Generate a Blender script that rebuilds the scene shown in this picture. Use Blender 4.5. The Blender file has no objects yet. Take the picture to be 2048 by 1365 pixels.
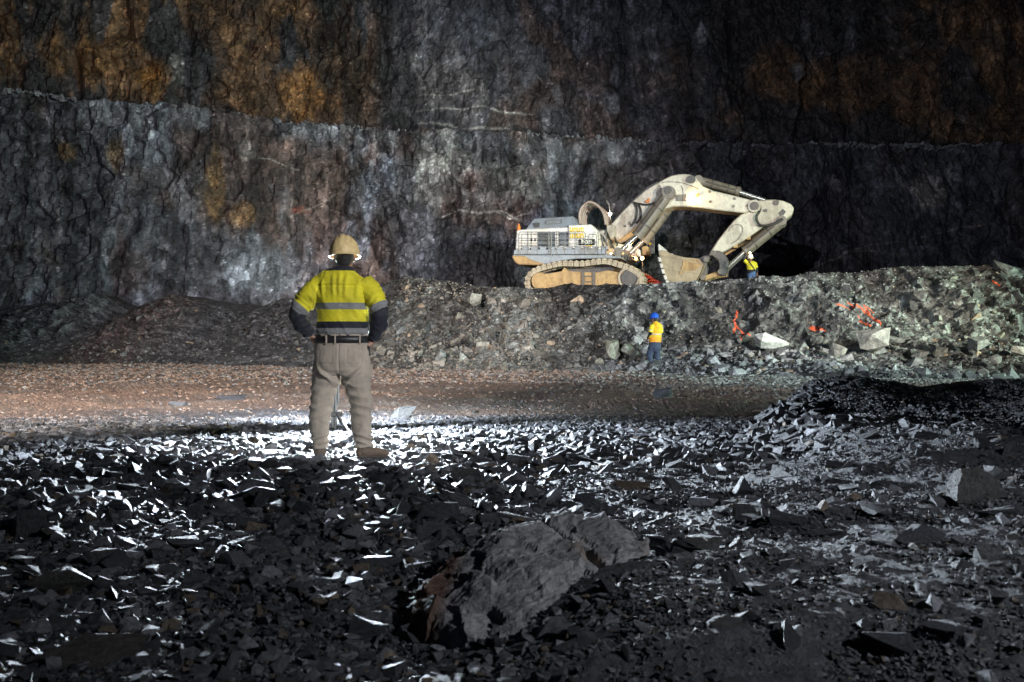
import bpy, bmesh, math, random
import numpy as np
from mathutils import Vector, Matrix

S = bpy.context.scene
COL = S.collection
R = math.radians
F = 2048 * 35.0 / 36.0          # focal length in photo pixels
CAMZ = 1.0
HOR = 682.5

def P(px, py, Y):
    """point on the sight line of a photo pixel, at depth Y"""
    return Vector(((px - 1024.0) / F * Y, Y, CAMZ - (py - HOR) / F * Y))

# ------------------------------------------------------------------ camera
cd = bpy.data.cameras.new("camera")
cam = bpy.data.objects.new("camera", cd)
COL.objects.link(cam)
cam.location = (0, 0, CAMZ)
cam.rotation_euler = (R(90), 0, 0)
cd.lens = 35.0
cd.sensor_width = 36.0
cd.clip_start = 0.05
cd.clip_end = 500
cd.dof.use_dof = True
cd.dof.focus_distance = 14.0
cd.dof.aperture_fstop = 5.6
S.camera = cam

# ------------------------------------------------------------------ night sky
w = bpy.data.worlds.new("World")
S.world = w
w.use_nodes = True
bg = w.node_tree.nodes["Background"]
bg.inputs[0].default_value = (0.35, 0.45, 0.8, 1)
bg.inputs[1].default_value = 0.016

# ------------------------------------------------------------------ exposure
S.view_settings.view_transform = 'Standard'
S.view_settings.look = 'None'
S.view_settings.gamma = 1.0
S.view_settings.exposure = 0.0
S.cycles.max_bounces = 4
S.cycles.use_denoising = True
try:
    S.cycles.denoising_prefilter = 'ACCURATE'
except Exception:
    pass

# ------------------------------------------------------------------ unseen floodlights of the pit beside and behind the photographer, plus added fill lights
def flood(name, loc, target, power, color, cone, blend=0.5, radius=0.25):
    l = bpy.data.lights.new(name, 'SPOT')
    l.energy = power
    l.color = color
    l.spot_size = R(cone)
    l.spot_blend = blend
    l.shadow_soft_size = radius
    o = bpy.data.objects.new(name, l)
    COL.objects.link(o)
    o.location = loc
    d = Vector(target) - Vector(loc)
    o.rotation_euler = d.to_track_quat('-Z', 'Y').to_euler()
    return o

flood("flood_light_excavator", (24, 6, 6.5), (4.5, 50, 5.2), 50000, (1.0, 0.88, 0.68), 31, 0.55)
flood("flood_light_bench", (32, 24, 4.4), (12.5, 31.5, 0.6), 31000, (0.68, 1.0, 0.80), 96, 0.5)
flood("flood_light_cliff", (20, -8, 7.5), (-9, 59, 8.5), 105000, (0.82, 0.89, 1.0), 42, 1.0)
flood("flood_light_rust", (18, -10, 8), (-15, 56, 19), 38000, (1.0, 0.86, 0.68), 34, 1.0)
flood("added_pit_fill", (-12, -20, 9), (18, 66, 25), 62000, (0.85, 0.88, 1.0), 46, 1.0)  # added fill for the upper right cliff and the excavator's shadow
flood("added_road_fill", (-9, -6, 8), (-8, 25, 0), 105000, (1.0, 0.90, 0.83), 38, 0.8)  # added fill, widens the light over the haul road
flood("flood_light_photographer", (6.2, -0.6, 5.0), (-1.35, 8.4, 1.15), 5600, (0.95, 0.96, 1.0), 17, 0.6, 0.2)
flood("added_slope_fill", (4.8, 0.7, 3.4), (1.5, 4.3, 0.0), 950, (0.88, 0.93, 1.0), 66, 0.9, 0.15)  # added dim fill for the foreground slab and right slope

# ------------------------------------------------------------------ noise helpers
def _hash(ix, iy, iz, seed):
    h = (ix.astype(np.int64) * 374761393 + iy.astype(np.int64) * 668265263 + iz.astype(np.int64) * 2147483647 + seed * 974634777) & 0xFFFFFFFF
    h = ((h ^ (h >> 13)) * 1274126177) & 0xFFFFFFFF
    h = ((h ^ (h >> 16)) * 2246822519) & 0xFFFFFFFF
    h = h ^ (h >> 15)
    return (h & 0xFFFFFF).astype(np.float64) / 16777216.0

def noise(x, y, z=0.0, seed=0):
    x = np.asarray(x, float); y = np.asarray(y, float)
    z = np.broadcast_to(np.asarray(z, float), x.shape)
    ix, iy, iz = np.floor(x), np.floor(y), np.floor(z)
    fx, fy, fz = x - ix, y - iy, z - iz
    ux, uy, uz = (t * t * t * (t * (t * 6 - 15) + 10) for t in (fx, fy, fz))
    r = 0.0
    for dx in (0, 1):
        for dy in (0, 1):
            for dz in (0, 1):
                wgt = (ux if dx else 1 - ux) * (uy if dy else 1 - uy) * (uz if dz else 1 - uz)
                r = r + wgt * _hash(ix + dx, iy + dy, iz + dz, seed)
    return r * 2 - 1

def fbm(x, y, z=0.0, octv=4, seed=0, gain=0.5):
    a, f, s, n = 1.0, 1.0, 0.0, 0.0
    for i in range(octv):
        s = s + a * noise(np.asarray(x) * f, np.asarray(y) * f, np.asarray(z) * f, seed + i * 17)
        n += a
        a *= gain
        f *= 2.03
    return s / n

def ridged(x, y, z=0.0, octv=3, seed=0):
    a, f, s, n = 1.0, 1.0, 0.0, 0.0
    for i in range(octv):
        s = s + a * (1 - np.abs(noise(np.asarray(x) * f, np.asarray(y) * f, np.asarray(z) * f, seed + i * 31)) * 2)
        n += a
        a *= 0.5
        f *= 2.1
    return s / n

def voro(x, y, seed=0):
    """cell id hash, offset from the cell point and F2-F1 of a planar voronoi"""
    x = np.asarray(x, float); y = np.asarray(y, float)
    ix, iy = np.floor(x), np.floor(y)
    z0 = np.zeros_like(x)
    f1 = np.full(x.shape, 9.0); f2 = np.full(x.shape, 9.0)
    cid = np.zeros(x.shape); ox = np.zeros(x.shape); oy = np.zeros(x.shape)
    for dx in (-1, 0, 1):
        for dy in (-1, 0, 1):
            jx, jy = ix + dx, iy + dy
            px = jx + _hash(jx, jy, z0, seed); py = jy + _hash(jx, jy, z0 + 7, seed)
            d = np.hypot(px - x, py - y)
            near = d < f1
            f2 = np.where(near, f1, np.minimum(f2, d))
            cid = np.where(near, _hash(jx, jy, z0 + 13, seed), cid)
            ox = np.where(near, x - px, ox); oy = np.where(near, y - py, oy)
            f1 = np.where(near, d, f1)
    return cid, ox, oy, f2 - f1

def sstep(a, b, x):
    t = np.clip((np.asarray(x, float) - a) / (b - a), 0, 1)
    return t * t * (3 - 2 * t)

def lerp3(a, b, t):
    t = np.asarray(t)[..., None]
    return a * (1 - t) + np.asarray(b) * t

# ------------------------------------------------------------------ mesh helpers
def mesh_from(name, V, faces, smooth=False, col=None, mats=()):
    """faces: (n,k) int array, or list of such arrays"""
    if not isinstance(faces, list):
        faces = [faces]
    me = bpy.data.meshes.new(name)
    V = np.ascontiguousarray(V, dtype=np.float32)
    me.vertices.add(len(V))
    me.vertices.foreach_set("co", V.ravel())
    idx = np.concatenate([f.ravel() for f in faces]).astype(np.int32)
    tot = np.concatenate([np.full(len(f), f.shape[1]) for f in faces])
    st = np.concatenate([[0], np.cumsum(tot)[:-1]]).astype(np.int32)
    me.loops.add(len(idx))
    me.loops.foreach_set("vertex_index", idx)
    me.polygons.add(len(tot))
    me.polygons.foreach_set("loop_start", st)
    me.polygons.foreach_set("use_smooth", np.full(len(tot), bool(smooth)))
    me.update(calc_edges=True)
    if col is not None:
        a = me.attributes.new("tint", 'FLOAT_COLOR', 'POINT')
        c = np.ones((len(V), 4), np.float32)
        c[:, :3] = col
        a.data.foreach_set("color", c.ravel())
    for m in mats:
        me.materials.append(m)
    return me

def link(name, me, parent=None, mat=None):
    o = bpy.data.objects.new(name, me)
    COL.objects.link(o)
    if mat is not None and me is not None:
        me.materials.clear()
        me.materials.append(mat)
    if parent is not None:
        o.parent = parent
    return o

def tag(o, label=None, cat=None, group=None, kind=None):
    if label: o["label"] = label
    if cat: o["category"] = cat
    if group: o["group"] = group
    if kind: o["kind"] = kind
    return o

def empty(name, loc, rz=0.0):
    o = bpy.data.objects.new(name, None)
    COL.objects.link(o)
    o.location = loc
    o.rotation_euler = (0, 0, rz)
    o.empty_display_size = 0.3
    return o

def bm_obj(name, bm, mat, parent=None, smooth=False):
    bmesh.ops.recalc_face_normals(bm, faces=bm.faces)
    me = bpy.data.meshes.new(name)
    for f in bm.faces:
        f.smooth = smooth
    bm.to_mesh(me)
    bm.free()
    return link(name, me, parent, mat)

def add_box(bm, c, s, rot=None):
    m = Matrix.Translation(Vector(c))
    if rot is not None:
        m = m @ rot
    m = m @ Matrix.Diagonal((s[0], s[1], s[2], 1))
    return bmesh.ops.create_cube(bm, size=1, matrix=m)['verts']

def add_cyl(bm, a, b, r, seg=16, r2=None):
    a, b = Vector(a), Vector(b)
    d = b - a
    m = Matrix.Translation((a + b) / 2) @ d.to_track_quat('Z', 'Y').to_matrix().to_4x4()
    bmesh.ops.create_cone(bm, cap_ends=True, segments=seg, radius1=r, radius2=r if r2 is None else r2, depth=d.length, matrix=m)

def add_tube(bm, pts, r, seg=6):
    pts = [Vector(p) for p in pts]
    rings = []
    up = Vector((0.31, 0.2, 0.93)).normalized()
    for i, p in enumerate(pts):
        t = (pts[min(i + 1, len(pts) - 1)] - pts[max(i - 1, 0)]).normalized()
        a = t.cross(up)
        if a.length < 0.05:
            a = t.cross(Vector((1, 0.1, 0)))
        a.normalize()
        b = a.cross(t)
        rings.append([bm.verts.new(p + (a * math.cos(2 * math.pi * k / seg) + b * math.sin(2 * math.pi * k / seg)) * r) for k in range(seg)])
    for i in range(len(rings) - 1):
        for k in range(seg):
            bm.faces.new((rings[i][k], rings[i][(k + 1) % seg], rings[i + 1][(k + 1) % seg], rings[i + 1][k]))
    bm.faces.new(rings[0][::-1])
    bm.faces.new(rings[-1])

def bez(pts, n=12):
    """smooth curve through points (catmull-rom)"""
    pts = [Vector(p) for p in pts]
    q = [pts[0] * 2 - pts[1]] + pts + [pts[-1] * 2 - pts[-2]]
    out = []
    for i in range(1, len(q) - 2):
        for k in range(n):
            t = k / n
            a, b, c, d = q[i - 1], q[i], q[i + 1], q[i + 2]
            out.append(0.5 * ((2 * b) + (c - a) * t + (2 * a - 5 * b + 4 * c - d) * t * t + (3 * b - a - 3 * c + d) * t ** 3))
    out.append(pts[-1])
    return out

# ------------------------------------------------------------------ materials
def new_mat(name, rough=0.6, metal=0.0, color=(0.5, 0.5, 0.5)):
    m = bpy.data.materials.new(name)
    m.use_nodes = True
    nt = m.node_tree
    b = nt.nodes["Principled BSDF"]
    b.inputs["Base Color"].default_value = (*color, 1)
    b.inputs["Roughness"].default_value = rough
    b.inputs["Metallic"].default_value = metal
    return m, nt, b

def N(nt, t, **kw):
    n = nt.nodes.new(t)
    for k, v in kw.items():
        setattr(n, k, v)
    return n

def mixc(nt, a, b, fac, mode='MIX'):
    n = N(nt, 'ShaderNodeMix', data_type='RGBA', blend_type=mode)
    for sock, v in ((n.inputs[0], fac), (n.inputs[6], a), (n.inputs[7], b)):
        if hasattr(v, 'is_linked') or hasattr(v, 'links'):
            nt.links.new(v, sock)
        elif isinstance(v, (int, float)):
            sock.default_value = v
        else:
            sock.default_value = (*v, 1)
    return n.outputs[2]

def ramp(nt, fac, stops, interp='LINEAR'):
    r = N(nt, 'ShaderNodeValToRGB')
    r.color_ramp.interpolation = interp
    e = r.color_ramp.elements
    while len(e) > 1:
        e.remove(e[-1])
    e[0].position = stops[0][0]
    e[0].color = (*stops[0][1], 1)
    for p, c in stops[1:]:
        k = e.new(p)
        k.color = (*c, 1)
    nt.links.new(fac, r.inputs[0])
    return r.outputs[0]

def g(v):
    return (v, v, v)

def tex_noise(nt, vec, scale, detail=5, rough=0.6, dist=0.0):
    n = N(nt, 'ShaderNodeTexNoise')
    n.inputs['Scale'].default_value = scale
    n.inputs['Detail'].default_value = detail
    n.inputs['Roughness'].default_value = rough
    n.inputs['Distortion'].default_value = dist
    nt.links.new(vec, n.inputs['Vector'])
    return n.outputs[0]

def tex_voro(nt, vec, scale, feature='F1'):
    n = N(nt, 'ShaderNodeTexVoronoi', feature=feature)
    n.inputs['Scale'].default_value = scale
    nt.links.new(vec, n.inputs['Vector'])
    return n.outputs[0]

def bump(nt, b, h, strength, dist):
    n = N(nt, 'ShaderNodeBump')
    n.inputs['Strength'].default_value = strength
    n.inputs['Distance'].default_value = dist
    nt.links.new(h, n.inputs['Height'])
    nt.links.new(n.outputs[0], b.inputs['Normal'])

def math_n(nt, op, a, b=None, clamp=False):
    n = N(nt, 'ShaderNodeMath', operation=op, use_clamp=clamp)
    for i, v in enumerate((a, b)):
        if v is None:
            continue
        if isinstance(v, (int, float)):
            n.inputs[i].default_value = v
        else:
            nt.links.new(v, n.inputs[i])
    return n.outputs[0]

# orange spray marks on the blasted face, in world metres: ((x,z),(x,z),half width)
_marks = []
def _mk(Y, pts, wpx):
    q = [P(a, b, Y) for a, b in pts]
    for a, b in zip(q[:-1], q[1:]):
        _marks.append((a.x, a.z, b.x, b.z, wpx / F * Y))
_mk(33.5, [(1494, 622), (1487, 646), (1490, 656), (1505, 672)], 3.2)
_mk(33.5, [(1487, 650), (1478, 662), (1475, 680)], 3.2)
_mk(33.5, [(1636, 656), (1650, 658)], 6.5)
_mk(34.5, [(1676, 608), (1696, 620), (1706, 638), (1722, 652)], 3.2)
_mk(34.5, [(1703, 604), (1722, 620), (1734, 640), (1745, 650)], 3.0)
_mk(34.5, [(1728, 610), (1731, 630)], 3.0)
_mk(34.5, [(1736, 614), (1748, 618), (1750, 632)], 3.0)
_mk(35.0, [(2010, 561), (2014, 569)], 4.0)

def paint_mask(nt):
    """1 inside any of the spray-paint strokes"""
    geo = N(nt, 'ShaderNodeNewGeometry')
    nz = N(nt, 'ShaderNodeTexNoise'); nz.inputs['Scale'].default_value = 5.0; nz.inputs['Detail'].default_value = 4
    nt.links.new(geo.outputs['Position'], nz.inputs['Vector'])
    off = N(nt, 'ShaderNodeVectorMath', operation='MULTIPLY_ADD')
    nt.links.new(nz.outputs[1], off.inputs[0])
    off.inputs[1].default_value = (0.16, 0.0, 0.16)
    off.inputs[2].default_value = (-0.08, 0, -0.08)
    add = N(nt, 'ShaderNodeVectorMath', operation='ADD')
    nt.links.new(geo.outputs['Position'], add.inputs[0]); nt.links.new(off.outputs[0], add.inputs[1])
    flat = N(nt, 'ShaderNodeVectorMath', operation='MULTIPLY')
    nt.links.new(add.outputs[0], flat.inputs[0]); flat.inputs[1].default_value = (1, 0, 1)
    best = None
    for ax, az, bx, bz, hw in _marks:
        L2 = (bx - ax) ** 2 + (bz - az) ** 2
        d = N(nt, 'ShaderNodeVectorMath', operation='DOT_PRODUCT')
        nt.links.new(flat.outputs[0], d.inputs[0])
        d.inputs[1].default_value = ((bx - ax) / L2, 0, (bz - az) / L2)
        t = math_n(nt, 'SUBTRACT', d.outputs['Value'], (ax * (bx - ax) + az * (bz - az)) / L2, clamp=True)
        pr = N(nt, 'ShaderNodeVectorMath', operation='MULTIPLY_ADD')
        pr.inputs[0].default_value = (bx - ax, 0, bz - az)
        nt.links.new(t, pr.inputs[1]); pr.inputs[2].default_value = (ax, 0, az)
        ds = N(nt, 'ShaderNodeVectorMath', operation='DISTANCE')
        nt.links.new(flat.outputs[0], ds.inputs[0]); nt.links.new(pr.outputs[0], ds.inputs[1])
        v = math_n(nt, 'DIVIDE', ds.outputs['Value'], hw)
        best = v if best is None else math_n(nt, 'MINIMUM', best, v)
    nf = N(nt, 'ShaderNodeTexNoise'); nf.inputs['Scale'].default_value = 9.0; nf.inputs['Detail'].default_value = 5; nf.inputs['Roughness'].default_value = 0.7
    nt.links.new(geo.outputs['Position'], nf.inputs['Vector'])
    soft = ramp(nt, best, [(0.35, g(1.0)), (1.0, g(0.0))])
    inside = ramp(nt, math_n(nt, 'ADD', soft, math_n(nt, 'MULTIPLY', math_n(nt, 'SUBTRACT', nf.outputs[0], 0.5), 2.6)), [(0.40, g(0.0)), (0.62, g(0.85))])
    inside = math_n(nt, 'MULTIPLY', inside, math_n(nt, 'LESS_THAN', best, 1.25))
    sep = N(nt, 'ShaderNodeSeparateXYZ'); nt.links.new(geo.outputs['Position'], sep.inputs[0])
    zone = math_n(nt, 'MULTIPLY', math_n(nt, 'GREATER_THAN', sep.outputs[1], 30.0), math_n(nt, 'LESS_THAN', sep.outputs[1], 42.0))
    return math_n(nt, 'MULTIPLY', inside, zone)

def rock_material(name, scale, rough=0.5, attr=True, base=(0.1, 0.105, 0.115), vary=0.6, bumpd=0.02, paint=False, local=True, warm=0.25, bstr=0.8, cells=0, spec=0.5):
    m, nt, b = new_mat(name, rough)
    b.inputs['Specular IOR Level'].default_value = spec
    tc = N(nt, 'ShaderNodeTexCoord')
    vec = tc.outputs['Object']
    n1 = tex_noise(nt, vec, scale, 7, 0.68, 0.3)
    n2 = tex_noise(nt, vec, scale * 5.3, 5, 0.7)
    if attr:
        a = N(nt, 'ShaderNodeAttribute', attribute_name="tint")
        c = a.outputs['Color']
    else:
        oi = N(nt, 'ShaderNodeObjectInfo')
        k = 1 - vary * 0.6
        c = ramp(nt, oi.outputs['Random'], [(0.0, tuple(x * k for x in base)), (0.45, base), (0.7, (base[0] * (1 + warm * 1.3), base[1] * (1 + warm * 0.5), base[2] * 0.85)), (0.88, tuple(x * (1 + vary) for x in base)), (1.0, (base[0] * (1.2 + warm), base[1], base[2] * 0.7))])
    c = mixc(nt, c, ramp(nt, n1, [(0.28, g(0.35)), (0.5, g(0.95)), (0.72, g(1.7))]), 1.0, 'MULTIPLY')
    c = mixc(nt, c, ramp(nt, n2, [(0.3, g(0.6)), (0.6, g(1.15)), (0.8, g(1.6))]), 1.0, 'MULTIPLY')
    if paint and not cells:
        c = mixc(nt, c, (0.70, 0.11, 0.035), paint_mask(nt))
    nt.links.new(c, b.inputs['Base Color'])
    h = math_n(nt, 'ADD', n1, math_n(nt, 'MULTIPLY', n2, 0.5))
    if cells:
        wv_ = N(nt, 'ShaderNodeMapping'); wv_.inputs['Scale'].default_value = (1, 1, 0.6); wv_.inputs['Rotation'].default_value = (0.2, 0.35, 0.1)
        dn = N(nt, 'ShaderNodeTexNoise'); dn.inputs['Scale'].default_value = cells * 0.8; dn.inputs['Detail'].default_value = 4
        nt.links.new(vec, dn.inputs['Vector'])
        dv = N(nt, 'ShaderNodeVectorMath', operation='MULTIPLY_ADD'); nt.links.new(dn.outputs[1], dv.inputs[0]); dv.inputs[1].default_value = (0.5 / cells,) * 3; nt.links.new(vec, dv.inputs[2])
        nt.links.new(dv.outputs[0], wv_.inputs['Vector'])
        for sc_, lo_c, hi_c in ((cells, 0.45, 1.75), (cells * 2.7, 0.4, 1.7)):
            vo = N(nt, 'ShaderNodeTexVoronoi'); vo.inputs['Scale'].default_value = sc_
            nt.links.new(wv_.outputs[0], vo.inputs['Vector'])
            sx = N(nt, 'ShaderNodeSeparateColor'); nt.links.new(vo.outputs['Color'], sx.inputs[0])
            c = mixc(nt, c, ramp(nt, sx.outputs[0], [(0.0, g(lo_c)), (0.55, g(0.95)), (0.85, g(1.2)), (1.0, g(hi_c))]), 0.9, 'MULTIPLY')
            h = math_n(nt, 'ADD', h, math_n(nt, 'MULTIPLY', math_n(nt, 'ADD', sx.outputs[1], math_n(nt, 'MULTIPLY', vo.outputs['Distance'], -0.5)), 0.8))
        if not paint:
            nt.links.new(c, b.inputs['Base Color'])
        else:
            nt.links.new(mixc(nt, c, (0.70, 0.11, 0.035), paint_mask(nt)), b.inputs['Base Color'])
    bump(nt, b, h, bstr, bumpd)
    nt.links.new(ramp(nt, n2, [(0.3, g(rough - 0.12)), (0.7, g(rough + 0.18))]), b.inputs['Roughness'])
    return m

M = {}
M['cliff'] = rock_material("cliff_rock", 0.9, 0.62, True, bumpd=0.16, bstr=0.75, cells=1.3)
M['ground'] = rock_material("crushed_ground", 16.0, 0.6, True, bumpd=0.03, bstr=1.0)
M['bench'] = rock_material("blasted_rock", 1.6, 0.6, True, bumpd=0.10, paint=True, cells=2.6)
M['gravel'] = rock_material("gravel_stone", 42.0, 0.6, True, bumpd=0.008, bstr=1.0, spec=0.42)
M['rubble'] = rock_material("rubble_stone", 9.0, 0.65, True, bumpd=0.03, paint=True)
M['slab'] = rock_material("slate_rock", 9.0, 0.52, False, (0.080, 0.085, 0.098), 0.5, 0.035, bstr=1.0, warm=0.15, spec=0.42)
M['boulder'] = rock_material("boulder_rock", 2.2, 0.6, False, (0.20, 0.21, 0.20), 0.3, 0.05, paint=True, warm=0.12)
M['palerock'] = rock_material("pale_rock", 2.2, 0.7, False, (0.44, 0.45, 0.43), 0.1, 0.04, warm=0.02)
M['bigslab'] = rock_material("rough_grey_rock", 5.0, 0.75, True, bumpd=0.03, bstr=1.0)

def paint_material(name, col, dirt, scale=1.6, rough=0.5, amount=0.55, metal=0.0):
    m, nt, b = new_mat(name, rough, metal)
    vec = N(nt, 'ShaderNodeTexCoord').outputs['Object']
    mp = N(nt, 'ShaderNodeMapping'); mp.inputs['Scale'].default_value = (1, 1, 0.35)
    nt.links.new(vec, mp.inputs['Vector'])
    n1 = tex_noise(nt, mp.outputs[0], scale, 8, 0.72, 0.4)
    n2 = tex_noise(nt, vec, scale * 6, 5, 0.7)
    f = ramp(nt, n1, [(0.45, g(0.0)), (0.62, g(amount)), (0.8, g(min(1, amount * 1.7)))])
    c = mixc(nt, col, dirt, f)
    c = mixc(nt, c, ramp(nt, n2, [(0.3, g(0.65)), (0.55, g(1.0)), (0.8, g(1.15))]), 0.8, 'MULTIPLY')
    nt.links.new(c, b.inputs['Base Color'])
    bump(nt, b, n2, 0.25, 0.02)
    return m

M['white'] = paint_material("dirty_white_paint", (0.58, 0.53, 0.43), (0.17, 0.13, 0.09), 0.9, 0.5, 0.7)
M['panel'] = paint_material("white_panel_paint", (0.84, 0.81, 0.74), (0.40, 0.32, 0.22), 0.8, 0.45, 0.35)
M['grey'] = paint_material("grey_steel_paint", (0.30, 0.33, 0.36), (0.18, 0.14, 0.1), 1.0, 0.5, 0.5)
M['hood'] = paint_material("grey_hood_paint", (0.30, 0.34, 0.38), (0.2, 0.18, 0.15), 1.0, 0.5, 0.35)
M['mud'] = paint_material("dried_mud", (0.46, 0.30, 0.14), (0.24, 0.15, 0.075), 1.8, 0.9, 0.8)
M['trackmetal'] = paint_material("worn_track_metal", (0.45, 0.38, 0.27), (0.2, 0.14, 0.08), 2.5, 0.55, 0.6)
M['dark'] = paint_material("dark_greasy_metal", (0.07, 0.065, 0.06), (0.16, 0.12, 0.08), 2.0, 0.45, 0.5)
M['cyl'] = paint_material("dusty_cylinder_steel", (0.19, 0.165, 0.13), (0.08, 0.06, 0.045), 1.5, 0.45, 0.6)
M['bucket'] = paint_material("scraped_bucket_steel", (0.38, 0.30, 0.19), (0.20, 0.16, 0.11), 1.3, 0.6, 0.75)
M['tooth'] = paint_material("worn_tooth_steel", (0.62, 0.60, 0.56), (0.25, 0.22, 0.18), 3.0, 0.5, 0.4)
M['chrome'] = new_mat("polished_rod", 0.25, 0.9, (0.8, 0.78, 0.72))[0]
M['rubber'] = new_mat("black_rubber", 0.5, 0, (0.02, 0.018, 0.016))[0]
M['hose'] = paint_material("dusty_hose", (0.42, 0.32, 0.26), (0.12, 0.09, 0.07), 3.0, 0.5, 0.5)
M['redhose'] = new_mat("red_hose", 0.5, 0, (0.35, 0.03, 0.012))[0]
M['rail'] = new_mat("rail_steel", 0.45, 0.2, (0.20, 0.20, 0.19))[0]
M['louvre'] = new_mat("louvre_black", 0.6, 0, (0.05, 0.05, 0.05))[0]
M['yellow'] = new_mat("yellow_sign_paint", 0.5, 0, (0.75, 0.48, 0.02))[0]
M['blackpaint'] = new_mat("black_sign_paint", 0.5, 0, (0.012, 0.012, 0.012))[0]
M['letter'] = new_mat("white_letter_paint", 0.5, 0, (0.8, 0.78, 0.66))[0]
M['orange'] = new_mat("orange_paint", 0.5, 0, (0.6, 0.18, 0.02))[0]

def glow_mat(name, col, s):
    m, nt, b = new_mat(name, 0.4, 0, (0.8, 0.8, 0.8))
    b.inputs['Emission Color'].default_value = (*col, 1)
    b.inputs['Emission Strength'].default_value = s
    return m
M['glow_warm'] = glow_mat("warm_lamp_glass", (1.0, 0.55, 0.2), 14)
M['glow_white'] = glow_mat("white_lamp_glass", (1.0, 0.9, 0.75), 12)
M['led'] = glow_mat("led_panel_glass", (0.85, 0.92, 1.0), 60)

# ------------------------------------------------------------------ rock shapes
rng = np.random.default_rng(11)

def hull(pts):
    bm = bmesh.new()
    for p in pts:
        bm.verts.new(p)
    r = bmesh.ops.convex_hull(bm, input=bm.verts)
    junk = [v for v in bm.verts if not v.link_faces]
    bmesh.ops.delete(bm, geom=junk, context='VERTS')
    bmesh.ops.recalc_face_normals(bm, faces=bm.faces)
    return bm

def hull_arrays(n, flat, rg):
    p = rg.normal(size=(n, 3))
    p /= np.linalg.norm(p, axis=1)[:, None]
    p = np.sign(p) * np.abs(p) ** 0.7
    p *= rg.uniform(0.72, 1.0, (n, 1))
    p[:, 0] *= rg.uniform(0.8, 1.25)
    p[:, 1] *= rg.uniform(0.55, 0.95)
    p[:, 2] *= flat
    bm = hull(p)
    bm.verts.ensure_lookup_table()
    for i, v in enumerate(bm.verts):
        v.index = i
    V = np.array([v.co[:] for v in bm.verts])
    Fc = np.array([[v.index for v in f.verts] for f in bm.faces if len(f.verts) == 3])
    bm.free()
    return V, Fc

SMALL = [hull_arrays(int(rng.integers(8, 12)), rng.uniform(0.32, 0.72), rng) for _ in range(26)]
CHUNK = [hull_arrays(int(rng.integers(9, 14)), rng.uniform(0.6, 0.95), rng) for _ in range(22)]

def detail_rock(name, pts, mat, cuts=3, amp=0.05, seed=0, layer=0.0, crease=None):
    """hull subdivided and roughened; unit-size local mesh"""
    bm = hull(pts)
    bmesh.ops.subdivide_edges(bm, edges=bm.edges[:], cuts=cuts, use_grid_fill=True)
    bmesh.ops.triangulate(bm, faces=bm.faces[:])
    bm.normal_update()
    co = np.array([v.co[:] for v in bm.verts]); no = np.array([v.normal[:] for v in bm.verts])
    s = max(1e-6, np.abs(co).max())
    q = co / s
    d = fbm(q[:, 0] * 2.6 + seed, q[:, 1] * 2.6, q[:, 2] * 3.5, 4, seed) * amp * 1.3
    if layer:
        zl = q[:, 2] * 9 + noise(q[:, 0] * 2, q[:, 1] * 2, q[:, 2], seed) * 1.5
        d += layer * (np.abs((zl % 1) - 0.5) * 2 - 0.5)
    if crease is not None:
        d += crease(co)
    co = co + no * d[:, None] * s
    for v, c in zip(bm.verts, co):
        v.co = c
    me = bpy.data.meshes.new(name)
    for f in bm.faces:
        f.smooth = False
    bm.to_mesh(me)
    bm.free()
    me.materials.append(mat)
    return me

def rand_pts(n, flat, rg, ang=0.7):
    p = rg.normal(size=(n, 3))
    p /= np.linalg.norm(p, axis=1)[:, None]
    p = np.sign(p) * np.abs(p) ** ang
    p *= rg.uniform(0.75, 1.0, (n, 1))
    p[:, 0] *= rg.uniform(0.9, 1.2); p[:, 1] *= rg.uniform(0.55, 0.9); p[:, 2] *= flat
    return p

SLABS = [detail_rock("slab_shape", rand_pts(int(rng.integers(9, 15)), rng.uniform(0.30, 0.70), rng), M['slab'], 3, 0.045, i, 0.018) for i in range(22)]
BOULDERS = [detail_rock("boulder_shape", rand_pts(int(rng.integers(11, 17)), rng.uniform(0.6, 0.95), rng), M['boulder'], 3, 0.05, 50 + i) for i in range(16)]

def rot_mats(n, rg, tilt):
    yaw = rg.uniform(0, 2 * np.pi, n)
    a = rg.normal(0, tilt, n); b = rg.normal(0, tilt, n)
    cy, sy = np.cos(yaw), np.sin(yaw); ca, sa = np.cos(a), np.sin(a); cb, sb = np.cos(b), np.sin(b)
    Z = np.zeros((n, 3, 3)); X = Z.copy(); Yq = Z.copy()
    Z[:, 0, 0] = cy; Z[:, 0, 1] = -sy; Z[:, 1, 0] = sy; Z[:, 1, 1] = cy; Z[:, 2, 2] = 1
    X[:, 0, 0] = 1; X[:, 1, 1] = ca; X[:, 1, 2] = -sa; X[:, 2, 1] = sa; X[:, 2, 2] = ca
    Yq[:, 1, 1] = 1; Yq[:, 0, 0] = cb; Yq[:, 0, 2] = sb; Yq[:, 2, 0] = -sb; Yq[:, 2, 2] = cb
    return X @ Yq @ Z

def scatter_mesh(name, pos, size, col, pool, tilt, rg, mat):
    Vs, Fs, Cs = [], [], []
    base = 0
    which = rg.integers(0, len(pool), len(pos))
    for k, (V, Fc) in enumerate(pool):
        ix = np.where(which == k)[0]
        if not len(ix):
            continue
        Rm = rot_mats(len(ix), rg, tilt)
        W = np.einsum('nij,vj->nvi', Rm, V) * size[ix][:, None, None] + pos[ix][:, None, :]
        Vs.append(W.reshape(-1, 3))
        Fs.append((Fc[None] + (np.arange(len(ix)) * len(V))[:, None, None]).reshape(-1, 3) + base)
        Cs.append(np.repeat(col[ix], len(V), axis=0))
        base += len(ix) * len(V)
    me = mesh_from(name, np.concatenate(Vs), np.concatenate(Fs), False, np.concatenate(Cs), (mat,))
    return link(name, me)

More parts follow.
